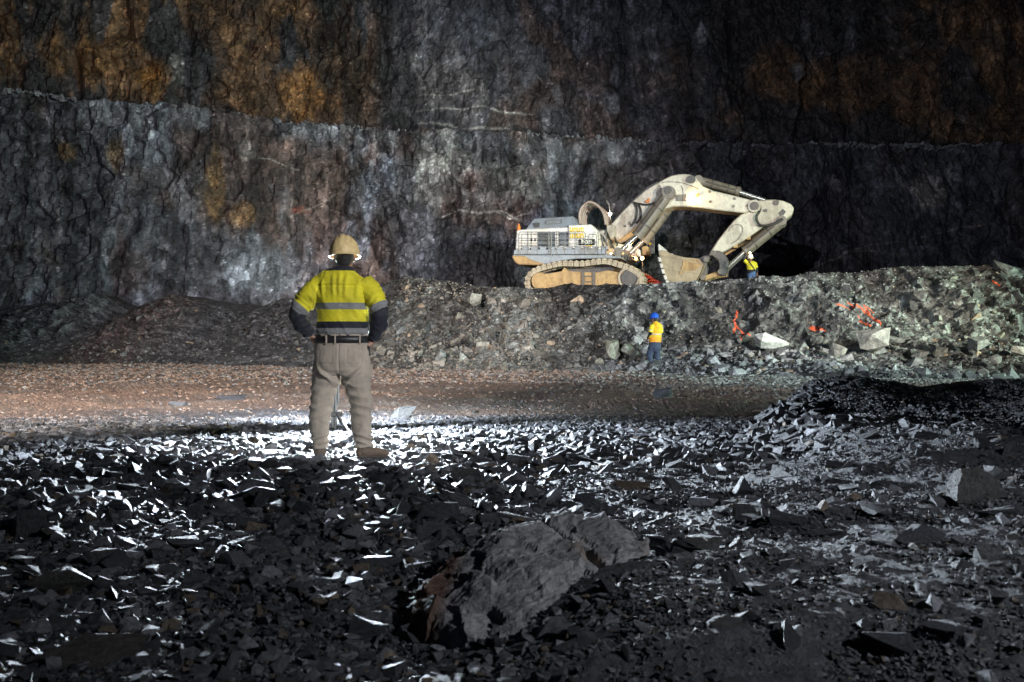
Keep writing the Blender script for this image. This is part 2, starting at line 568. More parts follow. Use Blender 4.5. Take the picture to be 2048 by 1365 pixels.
# ------------------------------------------------------------------ ground
def bump2(x, y, cx, cy, sx, sy):
    return np.exp(-((x - cx) / sx) ** 2 - ((y - cy) / sy) ** 2)

def gz(x, y):
    x = np.asarray(x, float); y = np.asarray(y, float)
    z = 0.05 * fbm(x * 0.35, y * 0.35, 0, 3, 3) + 0.02 * noise(x * 1.3, y * 1.3, 0, 8)
    near = sstep(16, 8, y)
    rut = y + 0.10 * x + 0.6 * noise(x * 0.12, y * 0.05, 0, 19)
    z = z + sstep(13.5, 15, y) * sstep(31, 26, y) * (0.035 * np.sin(rut * 2.1) * (0.6 + 0.4 * noise(x * 0.3, y * 0.3, 0, 18)) + 0.05 * fbm(x * 0.6, y * 1.2, 0, 3, 33))
    z = z + near * 0.045 * ridged(x * 0.9 + 0.3 * y, y * 0.9, 0, 2, 21) * sstep(1.0, 3.0, np.abs(y - 10.5) + 1.0)
    # long mound to the right with a broken crest
    ye = np.clip(y, 7.5, 12.6)
    edge = np.interp(ye, [7.5, 9.0, 10.5, 12.0, 12.6], [2.3, 2.25, 2.75, 3.55, 3.9]) + 0.16 * fbm(y * 1.3, x * 0.4, 0, 3, 27)
    ph = np.interp(y, [6.5, 8.0, 9.5, 11.0, 12.2, 12.9, 13.8, 15.0], [0.03, 0.17, 0.29, 0.40, 0.46, 0.41, 0.16, 0.0])
    z = z + ph * sstep(edge - 0.26, edge + 0.22, x) * (1 + 0.16 * fbm(x * 0.8, y * 0.8, 0, 3, 29))
    z = z + 0.10 * bump2(x, y, 4.15, 12.2, 0.55, 0.9) + 0.05 * bump2(x, y, 5.9, 12.4, 0.6, 0.9) - 0.04 * bump2(x, y, 5.1, 12.2, 0.35, 0.9)
    z = z + 0.10 * bump2(x, y, 3.0, 8.2, 1.2, 1.0)
    z = z + 0.24 * sstep(0.6, 3.2, x) * sstep(9.5, 5.5, y) * sstep(-1, 2.5, y)
    z = z + 0.10 * bump2(x, y, 0.55, 3.6, 1.0, 0.9) + 0.10 * bump2(x, y, 1.5, 3.2, 1.2, 1.0)
    z = z + 0.20 * bump2(x, y, 3.1, 6.6, 0.55, 0.5)
    z = z + 0.06 * bump2(x, y, -1.6, 7.2, 2.2, 0.7) * 0.5 + 0.08 * bump2(x, y, -3.2, 5.2, 1.4, 0.8)
    z = z - 0.12 * bump2(x, y, -0.35, 3.35, 0.45, 0.55) - 0.05 * bump2(x, y, -1.2, 4.2, 0.6, 1.0)
    k = np.exp(-((x + 1.43) / 0.7) ** 2 - ((y - 8.45) / 0.5) ** 2)
    z = z * (1 - k) + 0.0 * k
    return z

na, nr = 1000, 620
th = np.concatenate([np.linspace(-np.pi, -0.85, 40)[:-1], np.linspace(-0.85, 0.85, na), np.linspace(0.85, np.pi, 40)[1:]])
rr = 0.7 * (95 / 0.7) ** np.linspace(0, 1, nr)
T, RR = np.meshgrid(th, rr)
GX, GY = RR * np.sin(T), RR * np.cos(T)
GZ = gz(GX, GY)
amp = np.clip(0.006 + 0.0011 * RR, 0, 0.03)
GZ = GZ + amp * (1.6 * fbm(GX * 5, GY * 5, 0, 3, 40) + ridged(GX * 11, GY * 11, 0, 2, 44) * 0.8)
gcol = np.empty(GX.shape + (3,))
gcol[:] = (0.060, 0.062, 0.070)
road = sstep(11.5, 14.5, GY + 3.2 * fbm(GX * 0.3, GY * 0.4, 0, 4, 61)) * sstep(0, 1, GY)
gcol = lerp3(gcol, np.array((0.22, 0.145, 0.105)), road * (0.62 + 0.38 * fbm(GX * 0.5, GY * 0.9, 0, 4, 62)))
pale = sstep(0.1, 0.5, fbm(GX * 0.8, GY * 1.6, 0, 4, 63)) * sstep(13, 15, GY) * sstep(25, 20, GY)
gcol = lerp3(gcol, np.array((0.20, 0.18, 0.165)), pale * 0.6)
rgn = 2.5 * fbm(GX * 0.5, GY * 0.5, 0, 4, 66)
rgt = sstep(2.5, 6.5, GX - 0.10 * (GY - 22) + rgn) * sstep(19.5, 23.0, GY + rgn)
gcol = lerp3(gcol, np.array((0.20, 0.205, 0.185)), rgt * 0.9)
Vg = np.stack([GX, GY, GZ], -1).reshape(-1, 3)
nc = len(th)
i0 = (np.arange(nr - 1)[:, None] * nc + np.arange(nc - 1)[None]).ravel()
Fg = np.stack([i0, i0 + nc, i0 + nc + 1, i0 + 1], -1)[:, ::-1]
Vg = np.concatenate([Vg, [[0, 0, float(gz(0.0, 0.0))]]])
capf = np.stack([np.full(nc - 1, len(Vg) - 1), np.arange(nc - 1), np.arange(1, nc)], -1)[:, ::-1]
gme = mesh_from("ground", Vg, [Fg, capf], False, np.concatenate([gcol.reshape(-1, 3), [[0.06, 0.06, 0.06]]]), (M['ground'],))
tag(link("ground", gme), kind='structure')

# ------------------------------------------------------------------ cliff
WA = np.array((-60.0, 46.0)); WD = np.array((0.9701, 0.2425)); WN = np.array((0.2425, -0.9701))
def wall_sz(px, py, back=0.0):
    """(s, z) on the cliff plane behind a photo pixel"""
    d = np.array(((px - 1024.0) / F, 1.0))
    o = WA - WN * back
    t = np.dot(o, WN) / np.dot(d, WN)
    p = d * t
    return float(np.dot(p - o, WD)), float(CAMZ - (py - HOR) / F * t), float(t)

crest_px = [(-900, 120), (-300, 150), (0, 182), (100, 190), (230, 205), (430, 219), (560, 243), (640, 252), (700, 258), (800, 262), (1000, 268), (1200, 276), (1400, 292), (1600, 291), (2048, 291), (2400, 290), (3400, 300)]
cs = np.array([wall_sz(a, b, 2.0)[:2] for a, b in crest_px])
NS = 1150
sv = np.linspace(0, 125, NS)
crest = np.interp(sv, cs[:, 0], cs[:, 1]) + 0.18 * fbm(sv * 0.5, sv * 0, 0, 4, 70) + 0.10 * noise(sv * 2.3, sv * 0, 0, 71)
NL, NB, NU = 250, 10, 280
vl = np.linspace(0, 1, NL)
Sg = np.repeat(sv[None], NL + NB + NU, 0)
Zg = np.empty_like(Sg); Dg = np.empty_like(Sg)
Zg[:NL] = -1.0 + (crest[None] + 1.0) * vl[:, None]
Dg[:NL] = 0.0
for k in range(NB):
    t = (k + 1) / NB
    Zg[NL + k] = crest - 0.12 * t
    Dg[NL + k] = 3.6 * t
vu = np.linspace(0, 1, NU)
Zg[NL + NB:] = (crest - 0.12)[None] + (40 - crest[None]) * vu[:, None] ** 1.05
Dg[NL + NB:] = 3.6
Dg = Dg + 0.14 * np.maximum(Zg, 0)
upper = (np.arange(NL + NB + NU) >= NL + NB // 2)[:, None] * np.ones_like(Sg)
so = Sg + upper * 37.0
disp = 1.7 * fbm(so * 0.12, Zg * 0.05, 0, 3, 80)
disp += 0.25 * ridged(so * 0.34 + 0.25 * fbm(so * 0.2, Zg * 0.2, 0, 2, 3), Zg * 0.10, 0, 3, 81)
c1, ox, oy, d1 = voro(so * 0.42 + 0.4 * noise(so * 0.3, Zg * 0.3, 0, 5), Zg * 0.22, 82)
disp += (0.7 * (c1 - 0.5) + 0.7 * ox * (c1 - 0.5) * 2) * sstep(0.0, 0.40, d1)
c2, ox2, oy2, d2 = voro(so * 1.1 + 0.5 * noise(so * 0.6, Zg * 0.6, 0, 6), Zg * 0.75, 83)
blocky = sstep(-0.25, 0.35, fbm(so * 0.09, Zg * 0.09, 0, 3, 90))
disp += (0.16 + 0.26 * blocky) * ((c2 - 0.5) * 1.6 + ox2 * (c2 - 0.5) * 2.6 + oy2 * (_hash(np.floor(c2 * 1e5), c2 * 0, c2 * 0, 4) - 0.5)) * sstep(0.0, 0.25, d2)
c3, ox3, oy3, d3 = voro(so * 2.9, Zg * 1.9, 84)
disp += (0.07 + 0.11 * blocky) * ((c3 - 0.5) * 1.4 + ox3 * (c3 - 0.5) * 3) * sstep(0.0, 0.15, d3)
disp += 0.16 * fbm(so * 1.3, Zg * 0.5, 0, 4, 85) + 0.05 * ridged(so * 2.2 + 0.5 * Zg, Zg * 0.8, 0, 3, 88) + 0.07 * fbm(so * 4.2, Zg * 2.2, 0, 3, 86)
edge = np.ones_like(Sg)
edge[NL:NL + NB] = 0.3
XY = WA[None, None] + Sg[..., None] * WD + (disp * edge - Dg)[..., None] * WN
Zg[NL - 3:NL + NB - 2] += 0.22 * fbm(Sg[NL - 3:NL + NB - 2] * 1.7, Dg[NL - 3:NL + NB - 2] * 3, 0, 3, 91)

# rock colours and some painted shade, laid out along the cliff in metres
cc = np.empty(Sg.shape + (3,))
grain = fbm(so * 0.8, Zg * 0.22, 0, 4, 100)
grain2 = fbm(so * 0.25, Zg * 0.12, 0, 4, 101)
low = np.array((0.096, 0.096, 0.112))
cc[:] = low
cc = lerp3(cc, np.array((0.20, 0.215, 0.25)), sstep(0.0, 0.45, grain2 + 0.35 * grain) * 0.8)
cc = lerp3(cc, np.array((0.035, 0.036, 0.045)), sstep(0.02, 0.4, fbm(so * 0.5, Zg * 0.1, 0, 4, 102)) * 0.85)
cc = lerp3(cc, np.array((0.11, 0.07, 0.055)), sstep(-0.05, 0.4, fbm(so * 0.3, Zg * 0.2, 0, 4, 103)) * 0.75)
rust = np.array((0.20, 0.108, 0.048)); rustd = np.array((0.085, 0.05, 0.032))

def fade(px0, px1, back=2.0):
    return sstep(wall_sz(px0, 300, back)[0], wall_sz(px1, 300, back)[0], Sg)

ul = upper * (1 - sstep(wall_sz(690, 300, 6)[0], wall_sz(850, 300, 6)[0], Sg + 2.2 * fbm(Sg * 0.5, Zg * 0.25, 0, 4, 77)))
up_rust = lerp3(np.broadcast_to(rustd, cc.shape), rust, sstep(-0.28, 0.32, fbm(so * 0.35, Zg * 0.16, 0, 5, 110)))
up_rust = lerp3(up_rust, np.array((0.04, 0.04, 0.045)), sstep(-0.02, 0.22, fbm(so * 0.5 + 9, Zg * 0.16, 0, 5, 111)) * 0.95)
cc = cc * (1 - ul[..., None] * 0.95) + up_rust * ul[..., None] * 0.95
ur = upper * fade(1150, 1500, 6)
dk = lerp3(np.broadcast_to(np.array((0.028, 0.026, 0.027)), cc.shape), np.array((0.13, 0.068, 0.028)), sstep(0.0, 0.45, fbm(so * 0.2, Zg * 0.2, 0, 4, 112) + 0.45 * fade(1400, 1900, 6) - 0.15))
cc = cc * (1 - ur[..., None] * 0.9) + dk * ur[..., None] * 0.9  # rust patches, plus the gloom of the unlit upper right painted in
streak = sstep(0.18, 0.42, fbm(so * 0.9, Zg * 0.045, 0, 4, 115))
cc = lerp3(cc, cc * 0.28, streak * 0.7)
palest = sstep(0.25, 0.5, fbm(so * 1.4 + 31, Zg * 0.08, 0, 4, 116))
cc = lerp3(cc, cc * 1.7 + 0.02, palest * 0.6)
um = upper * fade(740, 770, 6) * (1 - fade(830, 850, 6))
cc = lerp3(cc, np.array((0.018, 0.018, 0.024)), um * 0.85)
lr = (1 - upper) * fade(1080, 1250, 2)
cc = lerp3(cc, np.array((0.045, 0.045, 0.058)), lr * 0.7)  # weaker light on the lower right wall, painted in as darker rock

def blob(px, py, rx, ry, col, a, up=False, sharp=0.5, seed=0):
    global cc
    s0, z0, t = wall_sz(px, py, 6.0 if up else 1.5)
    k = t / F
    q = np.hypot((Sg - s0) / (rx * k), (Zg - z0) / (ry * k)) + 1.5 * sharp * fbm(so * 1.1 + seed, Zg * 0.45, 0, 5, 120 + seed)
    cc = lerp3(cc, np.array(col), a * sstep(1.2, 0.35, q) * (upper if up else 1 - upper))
OCH = (0.26, 0.15, 0.06)
blob(128, 300, 16, 22, OCH, 0.9, seed=1)
blob(235, 305, 22, 40, (0.22, 0.14, 0.06), 0.8, seed=2)
blob(425, 375, 26, 60, OCH, 0.8, sharp=0.7, seed=3)
blob(480, 430, 28, 28, OCH, 0.7, seed=4)
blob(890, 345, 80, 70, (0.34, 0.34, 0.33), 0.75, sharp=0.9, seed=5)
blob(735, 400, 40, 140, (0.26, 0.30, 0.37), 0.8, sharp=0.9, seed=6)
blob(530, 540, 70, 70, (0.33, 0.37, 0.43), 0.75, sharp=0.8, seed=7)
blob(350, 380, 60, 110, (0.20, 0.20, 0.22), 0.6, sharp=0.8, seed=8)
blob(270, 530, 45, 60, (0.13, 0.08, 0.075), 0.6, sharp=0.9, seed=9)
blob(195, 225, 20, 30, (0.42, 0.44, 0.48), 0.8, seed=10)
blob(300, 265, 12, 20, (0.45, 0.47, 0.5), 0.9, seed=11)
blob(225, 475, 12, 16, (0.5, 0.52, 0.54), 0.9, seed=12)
blob(490, 300, 14, 18, (0.42, 0.36, 0.34), 0.8, seed=13)
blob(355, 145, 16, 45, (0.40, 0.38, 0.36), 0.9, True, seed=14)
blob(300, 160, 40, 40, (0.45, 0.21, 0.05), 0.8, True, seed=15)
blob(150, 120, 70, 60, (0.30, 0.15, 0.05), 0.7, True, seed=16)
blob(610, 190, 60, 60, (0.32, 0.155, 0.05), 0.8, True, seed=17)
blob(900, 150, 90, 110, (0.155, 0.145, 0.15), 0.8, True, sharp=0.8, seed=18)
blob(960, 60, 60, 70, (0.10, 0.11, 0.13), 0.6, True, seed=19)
blob(600, 420, 26, 12, (0.38, 0.10, 0.05), 0.6, seed=20)
blob(1850, 375, 60, 35, (0.30, 0.28, 0.26), 0.9, sharp=0.8, seed=21)
blob(680, 250, 130, 26, (0.19, 0.20, 0.22), 0.7, sharp=0.8, seed=22)
blob(300, 235, 180, 28, (0.22, 0.23, 0.25), 0.7, sharp=0.8, seed=23)
blob(1080, 300, 200, 24, (0.22, 0.23, 0.25), 0.6, sharp=0.9, seed=24)
blob(1000, 370, 60, 60, (0.20, 0.20, 0.20), 0.7, sharp=0.9, seed=25)
for bx, by in ((1165, 90), (1320, 45), (1110, 190), (1230, 205), (1240, 150), (1410, 60), (1320, 110), (1600, 140)):
    blob(bx, by, 13, 22, (0.30, 0.30, 0.33), 0.6, True, seed=bx % 41)

def vein(pts, wd, col, a, up=False):
    global cc
    q = [wall_sz(x, y, 6.0 if up else 1.5) for x, y in pts]
    ws = Sg + 0.20 * noise(Sg * 1.1, Zg * 1.1, 0, 7); wz = Zg + 0.22 * noise(Sg * 0.8, Zg * 0.8, 0, 9)
    best = np.full(Sg.shape, 99.0)
    for (a0, b0, _), (a1, b1, _) in zip(q[:-1], q[1:]):
        t = np.clip(((ws - a0) * (a1 - a0) + (wz - b0) * (b1 - b0)) / ((a1 - a0) ** 2 + (b1 - b0) ** 2), 0, 1)
        best = np.minimum(best, np.hypot(ws - a0 - t * (a1 - a0), wz - b0 - t * (b1 - b0)))
    k = q[0][2] / F
    cc = lerp3(cc, np.array(col), a * 0.75 * sstep(wd * k * 0.85, wd * k * 0.2, best + 0.03 * noise(Sg * 6, Zg * 6, 0, 17)) * (upper if up else 1 - upper))
VW = (0.62, 0.60, 0.56)
vein([(880, 432), (960, 425), (1040, 437)], 3.5, VW, 0.9)
vein([(960, 425), (1010, 440), (1060, 420)], 2.8, VW, 0.8)
vein([(845, 245), (900, 252), (950, 262), (1010, 272)], 4.5, VW, 0.9, True)
vein([(840, 185), (900, 188), (950, 186)], 2.8, VW, 0.7, True)
vein([(840, 215), (960, 225), (1050, 240)], 2.8, VW, 0.7, True)
vein([(500, 310), (600, 340)], 2.2, VW, 0.5)
vein([(580, 440), (680, 390)], 2.2, VW, 0.4)
vein([(1590, 545), (1680, 510), (1800, 480), (1960, 450)], 2.2, (0.3, 0.24, 0.2), 0.8)
vein([(1700, 505), (1800, 515)], 2.0, (0.3, 0.26, 0.22), 0.6)
for lx, ya, yb in ((30, 420, 560), (82, 390, 520), (122, 330, 550), (222, 360, 460), (182, 550, 590), (405, 380, 520), (570, 400, 560), (210, 590, 660), (262, 400, 520), (60, 230, 330), (465, 380, 480), (1290, 130, 250), (1160, 400, 470), (735, 470, 560), (760, 120, 260)):
    vein([(lx, ya), (lx + 3, yb)], 2.4, (0.30, 0.27, 0.24), 0.55, yb < 265)
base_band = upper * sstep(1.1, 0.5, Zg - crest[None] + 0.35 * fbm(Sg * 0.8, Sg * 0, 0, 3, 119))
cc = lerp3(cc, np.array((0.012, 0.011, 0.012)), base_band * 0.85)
pep = rng.random(Sg.shape)
cc = cc * (0.75 + 0.5 * rng.random(Sg.shape))[..., None]
cc = np.where((pep < 0.014)[..., None], cc * 2.6 + 0.04, cc)
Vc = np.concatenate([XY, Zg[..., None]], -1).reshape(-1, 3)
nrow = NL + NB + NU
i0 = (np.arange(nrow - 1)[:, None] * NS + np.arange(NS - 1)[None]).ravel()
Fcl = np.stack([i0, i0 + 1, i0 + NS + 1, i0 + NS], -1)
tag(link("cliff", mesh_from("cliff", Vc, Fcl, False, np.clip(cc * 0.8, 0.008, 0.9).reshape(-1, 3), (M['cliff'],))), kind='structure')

# ------------------------------------------------------------------ blasted bench
# per column of the photograph: toe depth, apron depth/height, crest depth, crest row
bk = np.array([
    (-1200, 44, 50, 1.4, 54, 640), (-300, 43, 48.5, 1.4, 53, 640), (0, 41.5, 47, 1.25, 52, 606), (90, 41.5, 47, 1.1, 52, 588), (170, 42.5, 47.5, 1.3, 53, 622), (270, 41, 46, 1.4, 52, 588), (340, 41.5, 46.5, 1.2, 52.5, 604), (420, 42, 47, 1.0, 53, 626), (510, 40, 46.5, 1.3, 52, 598), (600, 38.5, 45, 1.2, 51, 606),
    (690, 35.5, 42, 1.3, 49, 580), (780, 34.5, 39.5, 1.2, 46.5, 552), (850, 34, 38.5, 1.2, 45.0, 560), (950, 33.5, 37.5, 1.2, 43.0, 574), (1050, 33, 37, 1.15, 42, 578), (1150, 32.5, 36.5, 1.1, 41, 572),
    (1230, 32, 35.5, 1.0, 39.5, 571), (1290, 30.5, 34.5, 0.95, 37.5, 569), (1400, 28, 33.5, 0.85, 36.5, 566), (1500, 26.5, 33, 0.8, 36.2, 563), (1600, 25.5, 33, 0.8, 36.5, 557), (1750, 24.5, 33, 0.8, 36.8, 551),
    (1850, 24.5, 33, 0.85, 37, 546), (1940, 24.5, 33, 0.95, 37, 537), (2048, 24.5, 33, 1.0, 37, 534), (2500, 25, 33, 1.0, 37, 538), (3400, 26, 34, 1.0, 38, 540)], float)
bX = (bk[:, 0] - 1024) / F * (bk[:, 1] + bk[:, 4]) / 2
bZc = CAMZ + (HOR - bk[:, 5]) / F * bk[:, 4]
def bench_base(X, v):
    """v: 0 toe, 1 apron end, 2 crest, 3 back"""
    Yt, Ya, Za, Yc = (np.interp(X, bX, bk[:, i]) for i in (1, 2, 3, 4))
    Zc = np.interp(X, bX, bZc)
    Yb = Yc + 9.0; Zb = np.maximum(Zc + 0.02, 3.33)
    Yw = 46 + (X + 60) * 0.25 + 3.5
    Yb = np.minimum(Yb, Yw)
    Ys = [Yt - 0.8, Ya, Yc, Yb, Yw + 0.6]; Zs = [np.full_like(X, -0.12), Za, Zc, Zb, Zb]
    Y = np.zeros_like(X); Z = np.zeros_like(X)
    for k in range(4):
        t = np.clip(v - k, 0, 1)
        m = (v >= k) & ((v <= k + 1) if k == 3 else (v < k + 1))
        if k == 0:
            te = t ** 1.25
        else:
            te = t
        Y = np.where(m, Ys[k] + (Ys[k + 1] - Ys[k]) * t, Y)
        Z = np.where(m, Zs[k] + (Zs[k + 1] - Zs[k]) * te, Z)
    return Y, Z
def bench_pt(X, v):
    Y, Z = bench_base(X, v)
    face = sstep(0.0, 0.5, v) * sstep(2.3, 1.9, v)
    out = face * (0.85 * fbm(X * 0.30, Z * 0.25, 0, 3, 140) + 0.35 * ridged(X * 0.55 + Z * 0.3, Z * 0.3, 0, 3, 141))
    c, ox, oy, _ = voro(X * 1.3, Z * 1.3 + Y * 0.3, 142)
    out = out + face * 0.55 * ((c - 0.5) + ox * (c - 0.5) * 2.2) * sstep(0, 0.12, _)
    c, ox, oy, _ = voro(X * 3.1, Z * 3.1 + Y * 0.6, 143)
    out = out + face * 0.26 * ((c - 0.5) + oy * (c - 0.5) * 2.5 + ox * (0.5 - c)) * sstep(0, 0.10, _)
    Zn = Z + (0.10 * fbm(X * 0.9, Y * 0.9, 0, 4, 145) + 0.05 * fbm(X * 3.2, Y * 3.2, Z * 3, 3, 146)) * sstep(0.05, 0.4, v) * (0.35 + 0.65 * sstep(2.35, 2.0, v))
    return X, Y - out * 0.8, Zn + 0.25 * out * sstep(0.3, 1.0, v) * sstep(1.9, 1.6, v)
NXb = 900
bxs = np.linspace(-38, 46, NXb)
bv = np.concatenate([np.linspace(0, 1, 70)[:-1], np.linspace(1, 2, 90)[:-1], np.linspace(2, 3, 60)[:-1], np.linspace(3, 4, 16)])
BX, BV = np.meshgrid(bxs, bv)
_, BY, BZ = bench_pt(BX, BV)
bc = np.empty(BX.shape + (3,)); bc[:] = (0.11, 0.113, 0.108)
t1 = fbm(BX * 0.4, BZ * 0.6, BY * 0.2, 4, 150)
bc = lerp3(bc, np.array((0.26, 0.28, 0.265)), sstep(0.0, 0.35, t1) * 0.85)
bc = lerp3(bc, np.array((0.07, 0.065, 0.062)), sstep(-0.05, -0.4, t1) * 0.9)
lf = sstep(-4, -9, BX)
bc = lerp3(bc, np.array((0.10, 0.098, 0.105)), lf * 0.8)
bc = lerp3(bc, np.array((0.11, 0.07, 0.062)), sstep(3.0, 0.8, np.abs(BX + 18.2)) * 0.7)
bc = lerp3(bc, np.array((0.085, 0.07, 0.058)), sstep(2.02, 2.2, BV) * 0.8)
i0 = (np.arange(len(bv) - 1)[:, None] * NXb + np.arange(NXb - 1)[None]).ravel()
Fb = np.stack([i0, i0 + 1, i0 + NXb + 1, i0 + NXb], -1)
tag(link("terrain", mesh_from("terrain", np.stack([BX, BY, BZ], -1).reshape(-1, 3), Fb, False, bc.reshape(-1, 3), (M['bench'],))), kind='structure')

def bench_z(x, y):
    """height of the bench top at a place behind its crest"""
    vs = np.linspace(1.8, 4, 400)
    X, Y, Z = bench_pt(np.full(400, float(x)), vs)
    return float(np.interp(y, Y, Z))

# ------------------------------------------------------------------ excavator
YAW = R(-15)
EX = P(1170, 577, 50.4); EX.z = 3.35
EXROT = Matrix.Rotation(YAW, 3, 'Z')
EXI = EXROT.inverted()
HEAD = EXROT @ Vector((1, 0, 0)); LEFT = EXROT @ Vector((0, 1, 0))

def T(px, py, wv):
    """machine coordinates of a photo pixel seen on the machine plane at lateral offset wv"""
    o = Vector((0, 0, CAMZ))
    d = Vector(((px - 1024.0) / F, 1.0, -(py - HOR) / F))
    t = (wv - (o - EX).dot(LEFT)) / d.dot(LEFT)
    return EXI @ (o + d * t - EX)

def c3(cx, cy): return (1000 + cx / 6.4, 380 + cy / 6.4)
def c4(cx, cy): return (1180 + cx / 4.876, 330 + cy / 4.876)

exc = empty("mining_excavator", EX, YAW)
tag(exc, "large dirty white mining excavator on crawler tracks standing on the rock bench", "excavator")

def prism_bm(pts, w0, w1, bev=0.03, bm=None):
    """pts: machine-plane (x,z) outline, extruded from w0 to w1"""
    own = bm is None
    b = bmesh.new()
    vs = [b.verts.new((x, w0, z)) for x, z in pts]
    f = b.faces.new(vs)
    r = bmesh.ops.extrude_face_region(b, geom=[f])
    bmesh.ops.translate(b, vec=(0, w1 - w0, 0), verts=[v for v in r['geom'] if isinstance(v, bmesh.types.BMVert)])
    bmesh.ops.recalc_face_normals(b, faces=b.faces)
    if bev:
        es = [e for e in b.edges if len(e.link_faces) == 2 and e.calc_face_angle(0) > 0.5]
        bmesh.ops.bevel(b, geom=es, offset=bev, segments=1, affect='EDGES', clamp_overlap=True)
    bmesh.ops.triangulate(b, faces=[f for f in b.faces if len(f.verts) > 4])
    if own:
        return b
    me = bpy.data.meshes.new("tmp")
    b.to_mesh(me); b.free()
    bm.from_mesh(me)
    bpy.data.meshes.remove(me)

def outl(pts, wv, conv=None):
    out = []
    for p in pts:
        q = conv(*p) if conv else p
        v = T(q[0], q[1], wv)
        out.append((v.x, v.z))
    return out

def smooth_outline(pts, n=4):
    q = [(p[0], p[1], 0) for p in pts]
    return [(v.x, v.y) for v in bez(q, n)]

def pr(name, pts, wref, w0, w1, mat, parent=exc, conv=None, bev=0.03):
    return bm_obj(name, prism_bm(outl(pts, wref, conv), w0, w1, bev), M[mat], parent)

NW, FW = -2.7, 2.6
# ---- crawler tracks
def make_track(w0, w1):
    sgn = w0
    ol = [(1056, 582), (1052, 573), (1051.5, 566), (1053, 555), (1059, 546), (1073, 536.5), (1099, 529), (1125, 524), (1164, 524.5), (1208, 519.5), (1234, 525), (1266, 536), (1281, 547), (1287, 558), (1287, 569), (1286, 576), (1281, 583)]
    pts = outl(ol, NW)
    path = [Vector((x, 0, z)) for x, z in pts]
    path = bez(path, 8)
    lowz = -0.02
    x0, x1 = path[0].x, path[-1].x
    n = 24
    path += [Vector((x1 + (x0 - x1) * k / n, 0, lowz)) for k in range(1, n)]
    L = [0.0]
    for a, b in zip(path, path[1:] + path[:1]):
        L.append(L[-1] + (b - a).length)
    tot = L[-1]
    m = int(tot / 0.27)
    bm = bmesh.new()
    ring = []
    P2 = path + [path[0]]
    def at(s):
        s %= tot
        for i in range(len(L) - 1):
            if L[i] <= s <= L[i + 1]:
                return P2[i].lerp(P2[i + 1], (s - L[i]) / max(1e-6, L[i + 1] - L[i]))
    for k in range(m):
        a, b = at(k * tot / m), at((k + 0.86) * tot / m)
        d = (b - a); ln = d.length; d.normalize()
        nrm = Vector((-d.z, 0, d.x))
        mid = (a + b) / 2
        rot = Matrix((d, Vector((0, 1, 0)), nrm)).transposed().to_4x4()
        add_box(bm, (mid.x, (w0 + w1) / 2, mid.z), (ln, abs(w1 - w0), 0.07), rot)
        g0 = mid + nrm * 0.05
        add_box(bm, (g0.x, (w0 + w1) / 2, g0.z), (ln * 0.3, abs(w1 - w0) * 0.98, 0.06), rot)
        lk = mid - nrm * 0.13
        for wy in (w0 + 0.06, w1 - 0.06):
            add_box(bm, (lk.x, wy, lk.z), (ln * 1.0, 0.09, 0.17), rot)
            for e in (-0.3, 0.3):
                pv = lk + d * (ln * e)
                add_cyl(bm, (pv.x, wy - 0.07, pv.z), (pv.x, wy + 0.07, pv.z), 0.035, 8)
    # continuous inner band the shoes are bolted to
    for s0 in range(m):
        a, b = at(s0 * tot / m), at((s0 + 1.02) * tot / m)
        d = (b - a); ln = d.length; d.normalize()
        nrm = Vector((-d.z, 0, d.x)); mid = (a + b) / 2 - nrm * 0.10
        rot = Matrix((d, Vector((0, 1, 0)), nrm)).transposed().to_4x4()
        add_box(bm, (mid.x, (w0 + w1) / 2, mid.z), (ln, abs(w1 - w0) * 0.8, 0.13), rot)
    belt = bm_obj("track_belt", bm, M['trackmetal'], exc)
    belt["kind"] = "thing"
    s = 1 if w1 > w0 else -1
    i0, i1 = (w0 + 0.10, w1 - 0.12)
    fr = [(1068, 582), (1068, 553), (1072, 549), (1098, 547), (1122, 543), (1128, 535), (1134, 542), (1160, 544), (1195, 545), (1215, 541), (1238, 545), (1248, 543), (1240, 552), (1237, 562), (1239, 573), (1238, 582)]
    bm = prism_bm(outl(fr, NW), i0, i1, 0.02)
    bmesh.ops.subdivide_edges(bm, edges=[e for e in bm.edges if e.calc_length() > 0.5], cuts=3)
    frame = bm_obj("track_frame", bm, M['mud'], exc)
    bm = bmesh.new()
    c = T(*c3(1650, 1130), NW)
    add_cyl(bm, (c.x, w0 + 0.16, c.z), (c.x, w1 - 0.1, c.z), 0.52, 28)
    add_cyl(bm, (c.x, w0 + 0.04, c.z), (c.x, w0 + 0.2, c.z), 0.36, 24)
    wh = bm_obj("drive_sprocket", bm, M['dark'], exc)
    bm = bmesh.new()
    for k in range(28):
        a0, a1 = 2 * math.pi * k / 28, 2 * math.pi * (k + 1.05) / 28
        for rr0, ww in ((0.44, 0.10),):
            mid = (a0 + a1) / 2
            rot = Matrix.Rotation(-mid - math.pi / 2, 4, 'Y')
            add_box(bm, (c.x + 0.47 * math.cos(mid), w0 + 0.10, c.z + 0.47 * math.sin(mid)), (0.11, 0.12, 0.10), rot)
    bm_obj("sprocket_rim", bm, M['trackmetal'], wh)
    c = T(1079, 562, NW)
    bm = bmesh.new()
    add_cyl(bm, (c.x, w0 + 0.05, c.z), (c.x, w1 - 0.1, c.z), 0.40, 24)
    bm_obj("idler_wheel", bm, M['mud'], exc)
    # step ladder bracket and lugs on the side frame
    bm = bmesh.new()
    for px in (1166, 1188):
        a = T(px, 549, NW)
        add_box(bm, (a.x, w0 + 0.07, a.z - 0.26), (0.13, 0.14, 0.75))
    a = T(1177, 553, NW)
    add_box(bm, (a.x, w0 + 0.05, a.z), (0.45, 0.05, 0.05))
    a = T(1177, 564, NW)
    add_box(bm, (a.x, w0 + 0.05, a.z), (0.45, 0.05, 0.05))
    bm_obj("step_bracket", bm, M['dark'], frame)
